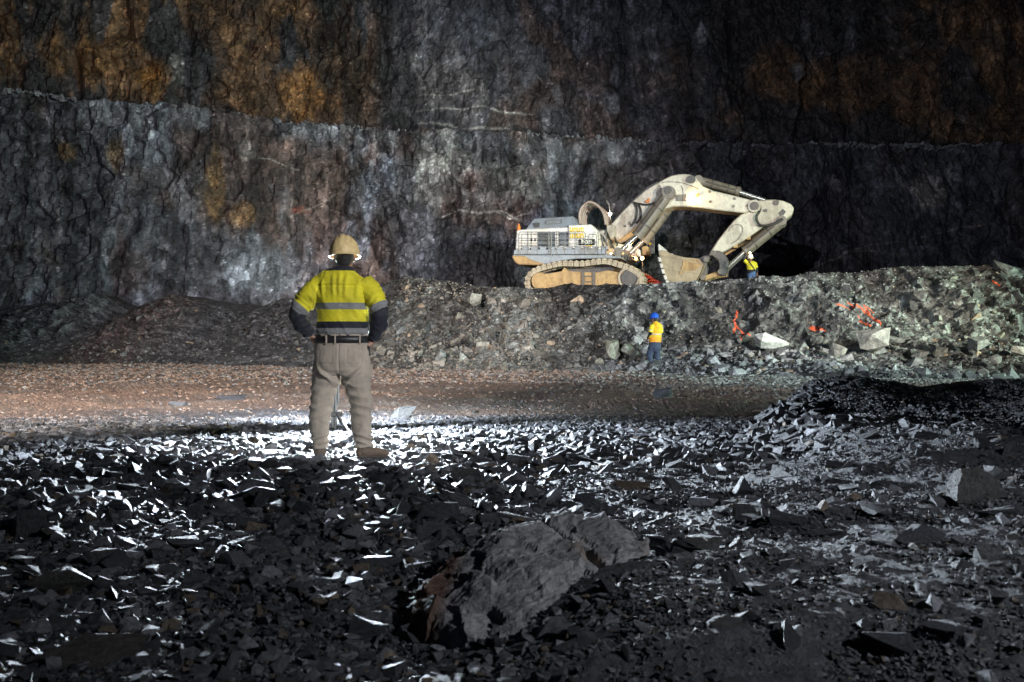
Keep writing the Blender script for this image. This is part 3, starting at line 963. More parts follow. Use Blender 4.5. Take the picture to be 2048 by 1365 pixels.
    for px, py, r in ((1076, 560, 0.08), (1109, 560, 0.14), (1127, 560, 0.11)):
        bm = bmesh.new()
        a = T(px, py, NW)
        add_cyl(bm, (a.x, w0 + 0.06, a.z), (a.x, w0 + 0.2, a.z), r, 14)
        bm_obj("cover_plate", bm, M['mud'], frame)
make_track(NW - 0.05, NW + 1.05)
make_track(FW - 1.05, FW + 0.05)
# undercarriage centre and slew ring
pr("car_body", [(1140, 560), (1140, 530), (1240, 530), (1240, 560)], 0, -1.7, 1.7, 'dark')
bm = bmesh.new()
a = T(1203, 519, 0)
RZ = a.z; add_cyl(bm, (a.x, 0, RZ - 0.14), (a.x, 0, RZ + 0.12), 1.75, 48)
for k in range(64):
    t = 2 * math.pi * k / 64
    add_box(bm, (a.x + 1.78 * math.cos(t), 1.78 * math.sin(t), RZ - 0.05), (0.09, 0.09, 0.16), Matrix.Rotation(t, 4, 'Z'))
bm_obj("slew_ring", bm, M['dark'], exc)

# ---- upper carriage
deckp = [(1026, 508), (1212, 508), (1225, 512), (1240, 512), (1243, 517), (1150, 518), (1120, 522), (1095, 529), (1040, 529), (1030, 523), (1024, 515)]
pr("deck_frame", deckp, NW + 0.3, NW + 0.3, FW - 0.1, 'grey', bev=0.04)
pr("counterweight", [(1024, 513), (1029, 512), (1052, 513), (1060, 519), (1094, 530), (1070, 531), (1036, 529.5), (1030, 524)], NW + 0.25, NW + 0.12, FW, 'mud', bev=0.05)
house = pr("engine_house", [(1030, 510), (1033, 461), (1051, 459), (1128, 455), (1138, 454), (1183, 450.5), (1186, 455), (1193, 459), (1196, 470), (1200, 510)], NW + 0.75, NW + 0.75, FW - 0.15, 'panel', bev=0.05)
# taller sign panel, white front machinery boxes
pr("sign_panel", [(1137.5, 499), (1137.5, 452), (1183, 449.5), (1186, 455), (1191, 459), (1193, 470), (1195, 499)], NW + 0.72, NW + 0.62, NW + 1.6, 'panel')
hood = bm_obj("engine_hood", bmesh.new(), M['hood'], exc)
bm = bmesh.new()
b0 = outl([(1051.5, 459), (1157, 453)], NW + 0.8); b1 = outl([(1068, 438), (1146, 433)], NW + 1.3)
lo = [(b0[0][0], NW + 0.8, b0[0][1]), (b0[1][0], NW + 0.8, b0[1][1]), (b0[1][0], FW - 0.3, b0[1][1]), (b0[0][0], FW - 0.3, b0[0][1])]
hi = [(b1[0][0], NW + 1.25, b1[0][1]), (b1[1][0], NW + 1.25, b1[1][1]), (b1[1][0], FW - 0.8, b1[1][1]), (b1[0][0], FW - 0.8, b1[0][1])]
A = [bm.verts.new(v) for v in lo]; B = [bm.verts.new(v) for v in hi]
for i in range(4):
    bm.faces.new((A[i], A[(i + 1) % 4], B[(i + 1) % 4], B[i]))
bm.faces.new(A[::-1]); bm.faces.new(B)
bmesh.ops.bevel(bm, geom=bm.edges[:], offset=0.03, segments=1, affect='EDGES')
bmesh.ops.recalc_face_normals(bm, faces=bm.faces)
bm.to_mesh(hood.data); bm.free()
def plate(name, px0, py0, px1, py1, wv, mat, parent=house, th=0.03):
    a, b = T(px0, py0, wv), T(px1, py1, wv)
    bm = bmesh.new()
    add_box(bm, ((a.x + b.x) / 2, wv - th / 2, (a.z + b.z) / 2), (abs(b.x - a.x), th, abs(b.z - a.z)))
    return bm_obj(name, bm, M[mat], parent)
WF = NW + 0.75
# dark hatch and frame on the hood slope
bm = bmesh.new()
h0, h1 = T(1092, 449, NW + 1.0), T(1124, 441, NW + 1.14)
for (x0, z0, x1, z1) in ((h0.x, h0.z, h1.x, h0.z), (h0.x, h1.z, h1.x, h1.z), (h0.x, h0.z, h0.x, h1.z), (h1.x, h0.z, h1.x, h1.z)):
    yy0 = NW + 0.8 + 0.45 * (z0 - lo[0][2]) / (hi[0][2] - lo[0][2]) - 0.05
    yy1 = NW + 0.8 + 0.45 * (z1 - lo[0][2]) / (hi[0][2] - lo[0][2]) - 0.05
    add_tube(bm, [(x0, yy0, z0), (x1, yy1, z1)], 0.025)
bm_obj("hood_rail", bm, M['rail'], hood)
q = T(1074, 451, NW + 0.95)
bm = bmesh.new(); add_box(bm, (q.x, NW + 0.93, q.z), (0.26, 0.16, 0.24))
bm_obj("hood_vent", bm, M['louvre'], hood)
# louvred side grilles: dark recess with bright slats
def grille(px0, px1, py0, py1, n):
    a, b = T(px0, py1, WF), T(px1, py0, WF)
    back = plate("grille", px0, py0, px1, py1, WF - 0.001, 'louvre', th=0.02)
    bm = bmesh.new()
    for k in range(n):
        z = a.z + (b.z - a.z) * (k + 0.5) / n
        add_box(bm, ((a.x + b.x) / 2, WF - 0.05, z), (b.x - a.x, 0.05, (b.z - a.z) / n * 0.42), Matrix.Rotation(0.5, 4, 'X'))
    bm_obj("louvre", bm, M['grey'], back)
grille(1076, 1097, 465, 500, 13)
grille(1100, 1111, 465, 500, 10)
grille(1119, 1137, 464, 492, 11)
for px in (1055, 1063.5, 1098.5, 1113, 1117):
    plate("panel_seam", px, 462, px + 0.5, 500, WF - 0.004, 'blackpaint', th=0.012)
for px0, px1 in ((1062, 1065), (1069, 1072)):
    plate("access_hatch", px0, 478, px1, 483, WF - 0.01, 'louvre', th=0.03)
# sign with block characters, logo board with lettering
sign = plate("number_board", 1139, 453, 1169, 478, NW + 0.61, 'letter', exc, 0.03)
bm = bmesh.new()
for row, (y0, y1) in enumerate(((455, 465), (467, 477))):
    for k in range(4):
        for (dx0, dx1, dy0, dy1) in ((0.0, 0.30, 0, 1), (0.70, 1.0, 0, 1), (0.3, 0.7, 0.12 if k % 2 else 0.62, 0.36 if k % 2 else 0.86)):
            xa = 1140 + k * 7.1
            a = T(xa + dx0 * 6, y0 + (y1 - y0) * dy0, NW + 0.57); b = T(xa + dx1 * 6, y0 + (y1 - y0) * dy1, NW + 0.57)
            add_box(bm, ((a.x + b.x) / 2, NW + 0.575, (a.z + b.z) / 2), (abs(b.x - a.x) + 0.004, 0.02 + 0.004 * (dx0 == 0.3), abs(b.z - a.z)))
bm_obj("board_lettering", bm, M['yellow'], sign)
logo = plate("logo_board", 1157.5, 479.5, 1190, 490.5, NW + 0.585, 'blackpaint', exc, 0.03)
def text_mesh(name, s, size, loc, mat, parent, extr=0.01, bold=0.012):
    cu = bpy.data.curves.new(name, 'FONT')
    cu.body = s; cu.size = size; cu.extrude = extr; cu.offset = bold; cu.align_x = 'CENTER'; cu.align_y = 'CENTER'
    ob = bpy.data.objects.new("tmp_text", cu); COL.objects.link(ob)
    dg = bpy.context.evaluated_depsgraph_get()
    me = bpy.data.meshes.new_from_object(ob.evaluated_get(dg))
    bpy.data.objects.remove(ob); bpy.data.curves.remove(cu)
    me.name = name
    o = link(name, me, parent, mat)
    o.rotation_euler = (R(90), 0, 0); o.location = loc
    return o
q = T(1173.5, 484.4, NW + 0.55)
text_mesh("logo_lettering", "bcm", 0.31, (q.x, NW + 0.545, q.z + 0.02), M['letter'], logo)
q0, q1 = T(1172, 491.2, NW + 0.55), T(1184, 493, NW + 0.55)
bm = bmesh.new(); add_box(bm, ((q0.x + q1.x) / 2, NW + 0.56, (q0.z + q1.z) / 2), (q1.x - q0.x, 0.02, q0.z - q1.z))
bm_obj("logo_stripe", bm, M['yellow'], logo)
# catwalk with zigzag gussets and guard rails
walk = pr("catwalk", [(1026.5, 509.5), (1028, 500), (1095, 499), (1212, 497.5), (1213, 509)], NW, NW, NW + 0.12, 'grey')
bm = bmesh.new()
for px in np.arange(1046, 1212, 17.5):
    prism_bm(outl([(px, 501), (px + 9, 501), (px + 12, 494), (px - 3, 492)], NW), NW + 0.02, NW + 0.08, 0.0, bm)
bm_obj("gusset_plate", bm, M['grey'], walk)
bm = bmesh.new()
a, b = T(1027, 500, NW), T(1213, 498, NW)
add_box(bm, ((a.x + b.x) / 2, NW + 0.42, a.z - 0.06), (b.x - a.x, 0.66, 0.05))
bm_obj("walkway_grating", bm, M['dark'], walk)
def rail_set(x0, x1, top, bot, wv, posts, mids=(0.33, 0.66), r=0.022):
    bm = bmesh.new()
    def pt(px, py): return T(px, py, wv)
    a = [pt(x0, bot), pt(x0, top + 3), pt(x0 + 2, top), pt(x1 - 2, top), pt(x1, top + 3), pt(x1, bot)]
    add_tube(bm, a, r)
    for m_ in mids:
        y = top + (bot - top) * m_
        add_tube(bm, [pt(x0, y), pt(x1, y)], r * 0.8)
    for px in posts:
        add_tube(bm, [pt(px, top), pt(px, bot)], r)
    return bm_obj("guard_rail", bm, M['rail'], exc)
rail_set(1037.5, 1170.5, 464.5, 509, NW, (1056, 1075, 1097, 1103, 1114, 1130, 1150), (0.28, 0.5, 0.66))
rail_set(1177, 1193, 469, 502, NW - 0.02, (), (0.5,))
rail_set(1196, 1212, 461, 509, NW - 0.02, (1204,), (0.4, 0.7))
for x in (1097, 1103):
    pass
bm = bmesh.new()
for k in range(9):
    y = 468 + k * 5
    add_tube(bm, [T(1097.5, y, NW - 0.03), T(1102.5, y, NW - 0.03)], 0.018)
for x in (1097.5, 1102.5):
    add_tube(bm, [T(x, 464, NW - 0.03), T(x, 512, NW - 0.03)], 0.022)
bm_obj("access_ladder", bm, M['rail'], exc)
# hydraulic hose arches between house and boom foot
for k in range(5):
    wv = -1.25 + k * 0.42
    arc = [T(1161.0, 449, -1.15), T(1159.5, 432, -1.15), T(1163, 418, -1.15), T(1172, 408, -1.15), T(1181, 405, -1.15), T(1193, 410, -1.15), T(1203, 420, -1.15), T(1209, 434, -1.15), T(1212, 450, -1.15)]
    bm = bmesh.new()
    add_tube(bm, bez([Vector((v.x, wv, v.z)) for v in arc], 5), 0.062, 9)
    bm_obj("hydraulic_hose", bm, M['hose'], exc, smooth=True)
# machinery around the boom foot
pr("valve_box", [(1214, 462), (1214, 451), (1229, 450), (1230, 474), (1222, 480)], -1.3, -1.4, -0.9, 'white')
pr("boom_bracket", [(1199, 463), (1206, 460), (1213, 468), (1217, 483), (1222, 495), (1231, 499), (1243, 501), (1248, 512), (1212, 512), (1208, 492)], -1.2, -1.2, -0.85, 'white')
pr("boom_bracket", [(1199, 463), (1206, 460), (1213, 468), (1217, 483), (1222, 495), (1231, 499), (1243, 501), (1248, 512), (1212, 512), (1208, 492)], -1.2, 0.85, 1.2, 'white')
pr("front_frame", [(1212, 511), (1212, 489), (1236, 487), (1262, 493), (1279, 499), (1283, 514), (1250, 515)], 1.3, 1.25, FW - 0.2, 'panel')
bm = bmesh.new()
for cx, cy, wv in ((1520, 800, -1.55), (1615, 830, 0.85)):
    bm = bmesh.new()
    q = T(*c3(cx, cy), wv)
    add_cyl(bm, (q.x, wv - 0.2, q.z), (q.x, wv + 0.35, q.z), 0.22, 18)
    add_cyl(bm, (q.x, wv - 0.25, q.z), (q.x, wv - 0.15, q.z), 0.12, 14)
    bm_obj("cylinder_pin", bm, M['cyl'], exc)
bm = bmesh.new()
for (x0, y0, x1, y1, wv, rr) in ((1203, 470, 1214, 492, -1.25, 0.05), (1209, 466, 1224, 486, -1.28, 0.04), (1216, 470, 1222, 497, -1.3, 0.05), (1226, 468, 1234, 492, -1.3, 0.04), (1200, 476, 1212, 480, -1.25, 0.05), (1196, 455, 1212, 466, -1.0, 0.05), (1190, 462, 1208, 474, -1.1, 0.05)):
    a, b = T(x0, y0, wv), T(x1, y1, wv)
    add_tube(bm, bez([a, (a + b) / 2 + Vector((0.1, -0.06, -0.12)), b], 5), rr)
bm_obj("hose_bundle", bm, M['rubber'], exc)
pr("pivot_block", [(1199, 486), (1199, 467), (1206, 463), (1212, 470), (1216, 486), (1221, 496), (1210, 503)], -0.9, -0.9, 0.9, 'dark')
# operator cab platform on the far side with its rails
pr("operator_cab", [(1287, 513), (1287, 496), (1297, 494), (1300, 497), (1300, 512)], FW - 0.3, FW - 1.0, FW + 0.2, 'mud')
rail_set(1294, 1308, 470, 508, FW - 0.2, (1300, 1304), (0.25, 0.5, 0.75), 0.03)
pr("beacon", [(1298, 490), (1298, 486), (1302, 486), (1302, 490)], FW - 0.3, FW - 0.4, FW - 0.2, 'yellow', bev=0.01)
# warning sign box and mast at the tail of the machine
bm = bmesh.new()
q = T(1037.5, 455, NW + 1.0)
add_cyl(bm, (q.x, NW + 1, q.z - 0.25), (q.x, NW + 1, q.z + 0.06), 0.11, 12, 0.08)
add_cyl(bm, (q.x, NW + 1, q.z + 0.06), (q.x, NW + 1, q.z + 0.16), 0.05, 10)
bm_obj("tail_beacon", bm, M['orange'], exc)

# ---- boom
boomp = [(205, 580), (300, 470), (420, 350), (540, 245), (650, 180), (720, 140), (790, 106), (860, 92), (930, 90), (985, 98), (1025, 118), (1060, 160), (1100, 208), (1200, 252), (1400, 300), (1560, 340), (1630, 362), (1655, 400), (1630, 440), (1580, 452), (1500, 468), (1300, 448), (1100, 422), (900, 404), (800, 406), (720, 430), (640, 480), (520, 560), (400, 650), (300, 720), (250, 740), (205, 710), (190, 640)]
boom = pr("boom", boomp, -0.75, -0.75, 0.75, 'white', conv=c4, bev=0.05)
for cx, cy, r in ((775, 270, 0.34), (1605, 405, 0.30)):
    bm = bmesh.new()
    q = T(*c4(cx, cy), -0.75)
    add_cyl(bm, (q.x, -0.86, q.z), (q.x, 0.86, q.z), r, 24)
    bm_obj("boss_plate", bm, M['white'], boom)
for cx, cy, r in ((775, 270, 0.19), (1605, 405, 0.20), (992, 146, 0.19)):
    bm = bmesh.new()
    q = T(*c4(cx, cy), -0.75)
    add_cyl(bm, (q.x, -0.93 if cx != 775 else -1.5, q.z), (q.x, 0.93 if cx != 775 else 1.5, q.z), r, 20)
    bm_obj("pivot_pin", bm, M['dark'], boom)
# weld seam and pipes along the boom's flank
bm = bmesh.new()
for pts in ([(700, 180), (740, 168), (860, 170), (960, 195), (1060, 240)], [(665, 195), (690, 225), (690, 270)], [(890, 205), (905, 240), (908, 285)]):
    add_tube(bm, bez([T(*c4(*p), -0.765) for p in pts], 5), 0.014, 5)
bm_obj("weld_seam", bm, M['dark'], boom)
bm = bmesh.new()
add_tube(bm, bez([Vector((v.x, 0.0, v.z + 0.05)) for v in [T(*c4(*p), -0.75) for p in ((210, 565), (300, 455), (420, 335), (540, 230), (650, 166))]], 6), 0.07, 7)
add_tube(bm, bez([Vector((v.x, -0.3, v.z + 0.05)) for v in [T(*c4(*p), -0.75) for p in ((210, 565), (300, 455), (420, 335), (540, 230), (650, 166))]], 6), 0.06, 7)
bm_obj("boom_pipe", bm, M['dark'], boom)
bm = bmesh.new()
for pts in ([(420, 365), (480, 380), (560, 388), (640, 365), (700, 300), (715, 280)], [(430, 370), (455, 420), (455, 500), (430, 560), (400, 600)], [(470, 380), (495, 440), (490, 520), (450, 570)]):
    add_tube(bm, bez([T(*c4(*p), -0.86) for p in pts], 6), 0.05, 7)
bm_obj("flank_hose", bm, M['rubber'], boom)
def flank_plate(name, x0, y0, x1, y1, mat, th=0.05, parent=None):
    a, b = T(*c4(x0, y0), -0.75), T(*c4(x1, y1), -0.75)
    bm = bmesh.new(); add_box(bm, ((a.x + b.x) / 2, -0.75 - th / 2, (a.z + b.z) / 2), (abs(a.x - b.x), th, abs(a.z - b.z)))
    return bm_obj(name, bm, M[mat], parent or boom)
flank_plate("grease_box", 858, 298, 905, 352, 'cyl', 0.2)
flank_plate("grease_box", 908, 292, 940, 355, 'cyl', 0.16)
flank_plate("service_lamp_bracket", 1040, 290, 1062, 310, 'orange', 0.16)
flank_plate("tie_down_bracket", 545, 350, 580, 372, 'orange', 0.14)
flank_plate("tie_down_bracket", 565, 330, 582, 350, 'orange', 0.10)
flank_plate("flank_lug", 340, 590, 352, 608, 'dark', 0.12)
flank_plate("flank_lug", 385, 555, 397, 585, 'dark', 0.12)
for cx, cy in ((1170, 262), (1175, 360), (1410, 330), (1400, 405), (1535, 400)):
    q = T(*c4(cx, cy), -0.75); bm = bmesh.new()
    add_cyl(bm, (q.x, -0.79, q.z), (q.x, -0.7, q.z), 0.07, 12)
    bm_obj("grease_cap", bm, M['cyl'], boom)
# glowing work lamp on the flank
q = T(*c4(952, 338), -0.75)
bm = bmesh.new()
add_cyl(bm, (q.x, -0.86, q.z), (q.x + 0.04, -1.0, q.z - 0.01), 0.06, 14)
lampb = bm_obj("work_lamp", bm, M['glow_warm'], boom)
def lamp_light(name, loc, power, col, tgt=None, cone=110, parent=exc, rad=0.05):
    l = bpy.data.lights.new(name, 'SPOT' if tgt is not None else 'POINT')
    l.energy = power; l.color = col; l.shadow_soft_size = rad
    o = bpy.data.objects.new(name, l); COL.objects.link(o); o.parent = parent
    o.location = loc
    if tgt is not None:
        l.spot_size = R(cone); l.spot_blend = 0.7
        o.rotation_euler = (Vector(tgt) - Vector(loc)).to_track_quat('-Z', 'Y').to_euler()
    return o
q2 = T(*c4(1010, 330), -0.75)
lamp_light("work_lamp_light", (q.x + 0.1, -1.12, q.z - 0.03), 150, (1.0, 0.56, 0.16), (q2.x, -0.75, q2.z), 120)
# round lamps at house front
def head_lamp(name, px, py, wv, mat, power, col, r=0.09):
    q = T(px, py, wv)
    bm = bmesh.new()
    bmesh.ops.create_uvsphere(bm, u_segments=16, v_segments=10, radius=r, matrix=Matrix.Translation(q))
    o = bm_obj(name, bm, M[mat], exc, True)
    bm = bmesh.new()
    add_tube(bm, [q + Vector((0, r + 0.02, -0.05)), q + Vector((0, r + 0.05, -0.6))], 0.025)
    bm_obj("lamp_bracket", bm, M['dark'], o)
    lamp_light(name + "_light", q + Vector((0.0, -r - 0.06, 0)), power, col)
head_lamp("front_lamp", 1284.5, 517, 0.2, 'glow_warm', 90, (1.0, 0.55, 0.2))
head_lamp("mast_lamp", 1220.5, 428, 0.6, 'glow_white', 25, (1.0, 0.9, 0.75), 0.08)
head_lamp("step_lamp", 1222, 508, -1.45, 'glow_warm', 20, (1.0, 0.75, 0.4), 0.05)
bm = bmesh.new()
a, b = T(1213, 402, 0.6), T(1218, 409, 0.6)
add_tube(bm, [a, b], 0.05); add_tube(bm, [b, T(1220, 430, 0.6), T(1222, 446, 0.6)], 0.025)
bm_obj("aerial_mast", bm, M['rail'], exc)

def ram(name, a, split, b, wv, r, rr, wrod=None):
    """hydraulic ram: barrel from a to split, bright rod from split to b"""
    a, s, b = Vector(a), Vector(split), Vector(b)
    bm = bmesh.new()
    add_cyl(bm, a, s, r, 22)
    d = (s - a).normalized()
    add_cyl(bm, s - d * 0.12, s + d * 0.06, r * 1.12, 22)
    add_cyl(bm, a + Vector((0, -r * 1.0, 0)), a + Vector((0, r * 1.0, 0)), r * 1.1, 20)
    o = bm_obj(name, bm, M['cyl'], exc)
    bm = bmesh.new()
    add_cyl(bm, s, b, rr, 16)
    bm_obj("piston_rod", bm, M['chrome'], o)
    bm = bmesh.new()
    side = Vector((0, -r - 0.04, 0))
    add_tube(bm, [a + side + d * 0.4, s + side - d * 0.15], 0.035)
    for t in (0.35, 0.75):
        m = a.lerp(s, t)
        add_cyl(bm, m - d * 0.03, m + d * 0.03, r * 1.1, 20)
    bm_obj("oil_line", bm, M['dark'], o)
    return o
W1 = -1.2
ram("boom_cylinder", T(*c4(772, 275), W1), T(*c4(462, 690), W1), T(*c4(285, 855), W1), W1, 0.28, 0.12)
v = [T(*c4(772, 275), W1), T(*c4(462, 690), W1), T(*c4(285, 855), W1)]
ram("boom_cylinder", *[Vector((p.x, 1.2, p.z)) for p in v], 1.2, 0.28, 0.12)
for wv in (-0.28, 0.28):
    v = [T(*c4(1060, 150), -0.3), T(*c4(1450, 258), -0.3), T(*c4(1710, 345), -0.3)]
    ram("stick_cylinder", *[Vector((p.x, wv, p.z)) for p in v], wv, 0.20, 0.085)
# ---- stick
stickp = [(1640, 348), (1720, 340), (1800, 338), (1880, 350), (1960, 382), (1990, 425), (1965, 488), (1890, 545), (1790, 575), (1700, 596), (1610, 660), (1500, 735), (1400, 795), (1310, 842), (1230, 878), (1150, 890), (1185, 832), (1240, 745), (1320, 640), (1400, 545), (1470, 485), (1560, 450), (1620, 440), (1650, 400)]
stick = pr("stick", stickp, -0.6, -0.6, 0.6, 'white', conv=c4, bev=0.05)
a, b = T(*c4(1840, 495), -0.6), T(*c4(1905, 430), -0.6)
bm = bmesh.new()
prism_bm(outl([(1838, 470), (1880, 430), (1912, 455), (1890, 490), (1850, 497)], -0.6, c4), -0.625, -0.4, 0.01, bm)
bm_obj("stick_hatch", bm, M['dark'], stick)
for cx, cy, r in ((1818, 372, 0.12), (1715, 447, 0.07)):
    bm = bmesh.new(); q = T(*c4(cx, cy), -0.6); add_cyl(bm, (q.x, -0.7, q.z), (q.x, 0.7, q.z), r, 16)
    bm_obj("pivot_pin", bm, M['dark'], stick)
bm = bmesh.new()
add_tube(bm, bez([T(*c4(*p), -0.8) for p in ((1640, 365), (1660, 410), (1650, 460), (1625, 500), (1630, 550), (1665, 590), (1740, 590), (1830, 560), (1880, 525))], 6), 0.06, 7)
bm_obj("stick_hose", bm, M['rubber'], stick)
bm = bmesh.new()
add_tube(bm, bez([T(*c4(*p), -0.63) for p in ((1350, 650), (1400, 590), (1470, 590), (1490, 640), (1450, 720), (1380, 770))], 6), 0.012, 5)
bm_obj("weld_seam", bm, M['dark'], stick)
bm = bmesh.new()
add_tube(bm, [Vector((v.x, 0.2, v.z - 0.06)) for v in [T(*c4(*p), -0.6) for p in ((1690, 600), (1500, 740), (1310, 850))]], 0.06, 7)
for cx, cy in ((1545, 705), (1420, 785)):
    q = T(*c4(cx, cy), -0.6); add_box(bm, (q.x, -0.3, q.z - 0.03), (0.2, 0.5, 0.16))
bm_obj("stick_pipe", bm, M['mud'], stick)
for wv in (-0.42, 0.42):
    v = [T(*c4(1868, 548), -0.45), T(*c4(1515, 838), -0.45), T(*c4(1305, 1035), -0.45)]
    ram("bucket_cylinder", *[Vector((p.x, wv, p.z)) for p in v], wv, 0.22, 0.10)
# ---- linkage and bucket
lk = smooth_outline([(1185, 862), (1215, 842), (1260, 840), (1310, 870), (1345, 920), (1352, 970), (1335, 1040), (1330, 1075), (1290, 1085), (1255, 1062), (1250, 1035), (1262, 980), (1245, 925), (1205, 900)], 3)
for wv in (-0.85, 0.65):
    pr("rocker_link", lk, -0.8, wv, wv + 0.2, 'dark', conv=c4)
for wv in (-0.7, 0.5):
    pr("bucket_link", [(1245, 1040), (1325, 1030), (1325, 1078), (1250, 1088), (1120, 1128), (1085, 1135), (1070, 1105), (1110, 1085)], -0.6, wv, wv + 0.2, 'mud', conv=c4)
for cx, cy in ((1205, 862), (1275, 1042), (1102, 1100), (1135, 925)):
    bm = bmesh.new(); q = T(*c4(cx, cy), -0.8); add_cyl(bm, (q.x, -0.92, q.z), (q.x, 0.92, q.z), 0.13, 18)
    bm_obj("link_pin", bm, M['cyl'], exc)
BW = 1.75
bkt = empty("bucket", (0, 0, 0)); bkt.parent = exc
back = [(800, 872), (920, 902), (1060, 914), (1108, 970), (1080, 1040), (1045, 1105), (1015, 1165), (900, 1195), (770, 1195)]
def bshift(pts): return outl(pts, -BW, c4)
so_ = bshift(back)
si_ = []
cxm = sum(p[0] for p in so_) / len(so_) - 0.4; czm = sum(p[1] for p in so_) / len(so_)
for x, z in so_:
    d = math.hypot(cxm - x, czm - z)
    si_.append((x + (cxm - x) / d * 0.12, z + (czm - z) / d * 0.12))
bm = prism_bm(so_ + si_[::-1], -BW + 0.06, BW - 0.06, 0.0)
bm_obj("bucket_shell", bm, M['bucket'], bkt)
side = [(668, 850), (690, 830), (740, 840), (800, 872), (920, 902), (1060, 914), (1108, 970), (1080, 1040), (1045, 1105), (1015, 1165), (900, 1195), (770, 1195), (735, 1100), (705, 1000), (680, 920)]
pr("side_plate", side, -BW, -BW, -BW + 0.10, 'bucket', bkt, c4, 0.02)
sp = bshift(side)
bm_obj("side_plate", prism_bm(sp, BW - 0.10, BW, 0.02), M['bucket'], bkt)
# reinforcing ribs on the near side plate
bm = bmesh.new()
for ax, ay, bx, by in ((1100, 970, 690, 880), (1060, 1060, 715, 1010), (1020, 1140, 745, 1120)):
    a, b = T(*c4(ax, ay), -BW), T(*c4(bx, by), -BW)
    d = b - a
    rot = Matrix.Rotation(-math.atan2(d.z, d.x), 4, 'Y')
    add_box(bm, ((a.x + b.x) / 2, -BW - 0.02, (a.z + b.z) / 2), (d.length, 0.05, 0.05), rot)
bm_obj("side_rib", bm, M['bucket'], bkt)
wear = pr("wear_plate", [(900, 920), (1050, 925), (1095, 970), (1030, 1030), (930, 1040), (860, 1075), (905, 980)], -BW, -BW - 0.035, -BW, 'mud', bkt, c4, 0.01)
# lip and teeth
l0, l1 = T(*c4(690, 850), -BW), T(*c4(800, 872), -BW)
lipp = outl([(662, 870), (690, 838), (810, 868), (800, 890), (700, 880)], -BW, c4)
bm_obj("bucket_lip", prism_bm(lipp, -BW + 0.101, BW - 0.101, 0.02), M['tooth'], bkt)
for k in range(6):
    wv = -BW + 0.17 + k * (2 * BW - 0.34) / 5
    tp = outl([(676, 880), (702, 884), (706, 846), (690, 800), (672, 766), (662, 776), (664, 830)], -BW, c4)
    o = bm_obj("bucket_tooth", prism_bm(tp, wv - 0.13, wv + 0.13, 0.03), M['tooth'], bkt)
for k, (x, y) in enumerate(((672, 925), (690, 985), (706, 1040), (728, 1100), (748, 1148))):
    tp = outl([(x - 14, y - 26), (x + 16, y - 20), (x + 26, y + 20), (x - 2, y + 24)], -BW, c4)
    bm_obj("side_cutter", prism_bm(tp, -BW - 0.06, -BW + 0.16, 0.03), M['tooth'], bkt)
for wv in (-0.62, 0.42):
    pr("bucket_lug", [(1060, 915), (1110, 885), (1160, 880), (1180, 905), (1140, 960), (1150, 1060), (1130, 1120), (1085, 1138), (1035, 1120), (1080, 1040), (1105, 970)], -0.6, wv, wv + 0.2, 'dark', bkt, c4)

# ---- red hoses lying on the bench in front of the tracks
rb = random.Random(4)
h0 = P(1312, 566, 48.6)
rh = empty("air_hose", (h0.x, h0.y, 3.36))
tag(rh, "heap of red hose lying between the excavator tracks and its bucket", "hose")
for k in range(5):
    bm = bmesh.new()
    pts = []
    for i in range(9):
        t = i / 8
        pts.append((-0.75 + 1.7 * t, rb.uniform(-0.3, 0.3), 0.10 + 0.75 * math.sin(math.pi * min(1, t * 1.1 + 0.12 * k)) * (0.5 + 0.16 * k)))
    add_tube(bm, bez(pts, 5), 0.045, 7)
    bm_obj("hose_loop", bm, M['redhose'], rh, True)

# ------------------------------------------------------------------ people
def cloth_mat(name, col, rough=0.85, scale=30, sheen=0.1):
    m, nt, b = new_mat(name, rough, 0, col)
    vec = N(nt, 'ShaderNodeTexCoord').outputs['Object']
    n1 = tex_noise(nt, vec, scale * 0.25, 5, 0.6)
    n2 = tex_noise(nt, vec, scale * 8, 2, 0.5)
    c = mixc(nt, col, ramp(nt, n1, [(0.3, g(0.72)), (0.6, g(1.05))]), 1.0, 'MULTIPLY')
    nt.links.new(c, b.inputs['Base Color'])
    b.inputs['Sheen Weight'].default_value = sheen
    b.inputs['Sheen Roughness'].default_value = 0.4
    bump(nt, b, math_n(nt, 'ADD', n2, math_n(nt, 'MULTIPLY', n1, 1.5)), 0.25, 0.006)
    return m
def banded_cloth(name, torso, arm):
    """cloth whose sewn-on bands follow two stored lengths: height on the trunk, distance along the sleeve"""
    m, nt, b = new_mat(name, 0.8)
    def at(n):
        return N(nt, 'ShaderNodeAttribute', attribute_name=n).outputs['Fac']
    c = mixc(nt, ramp(nt, at("trunk"), torso, 'CONSTANT'), ramp(nt, at("sleeve"), arm, 'CONSTANT'), math_n(nt, 'GREATER_THAN', at("onarm"), 0.5))
    vec = N(nt, 'ShaderNodeTexCoord').outputs['Object']
    n1 = tex_noise(nt, vec, 8, 5, 0.6); n2 = tex_noise(nt, vec, 260, 2, 0.5)
    c = mixc(nt, c, ramp(nt, n1, [(0.3, g(0.7)), (0.6, g(1.05))]), 1.0, 'MULTIPLY')
    nt.links.new(c, b.inputs['Base Color'])
    b.inputs['Sheen Weight'].default_value = 0.06
    bump(nt, b, math_n(nt, 'ADD', n2, n1), 0.2, 0.006)
    return m
YEL, GRT, NVY = (0.52, 0.46, 0.010), (0.16, 0.16, 0.16), (0.003, 0.004, 0.011)
M['skin'] = cloth_mat("brown_skin", (0.25, 0.125, 0.08), 0.5, 40, 0.0)
M['hair'] = cloth_mat("black_hair", (0.012, 0.010, 0.009), 0.7, 60, 0.2)
M['chino'] = cloth_mat("khaki_cotton", (0.29, 0.25, 0.20), 0.9)
M['boot'] = cloth_mat("brown_suede", (0.11, 0.08, 0.058), 0.85)
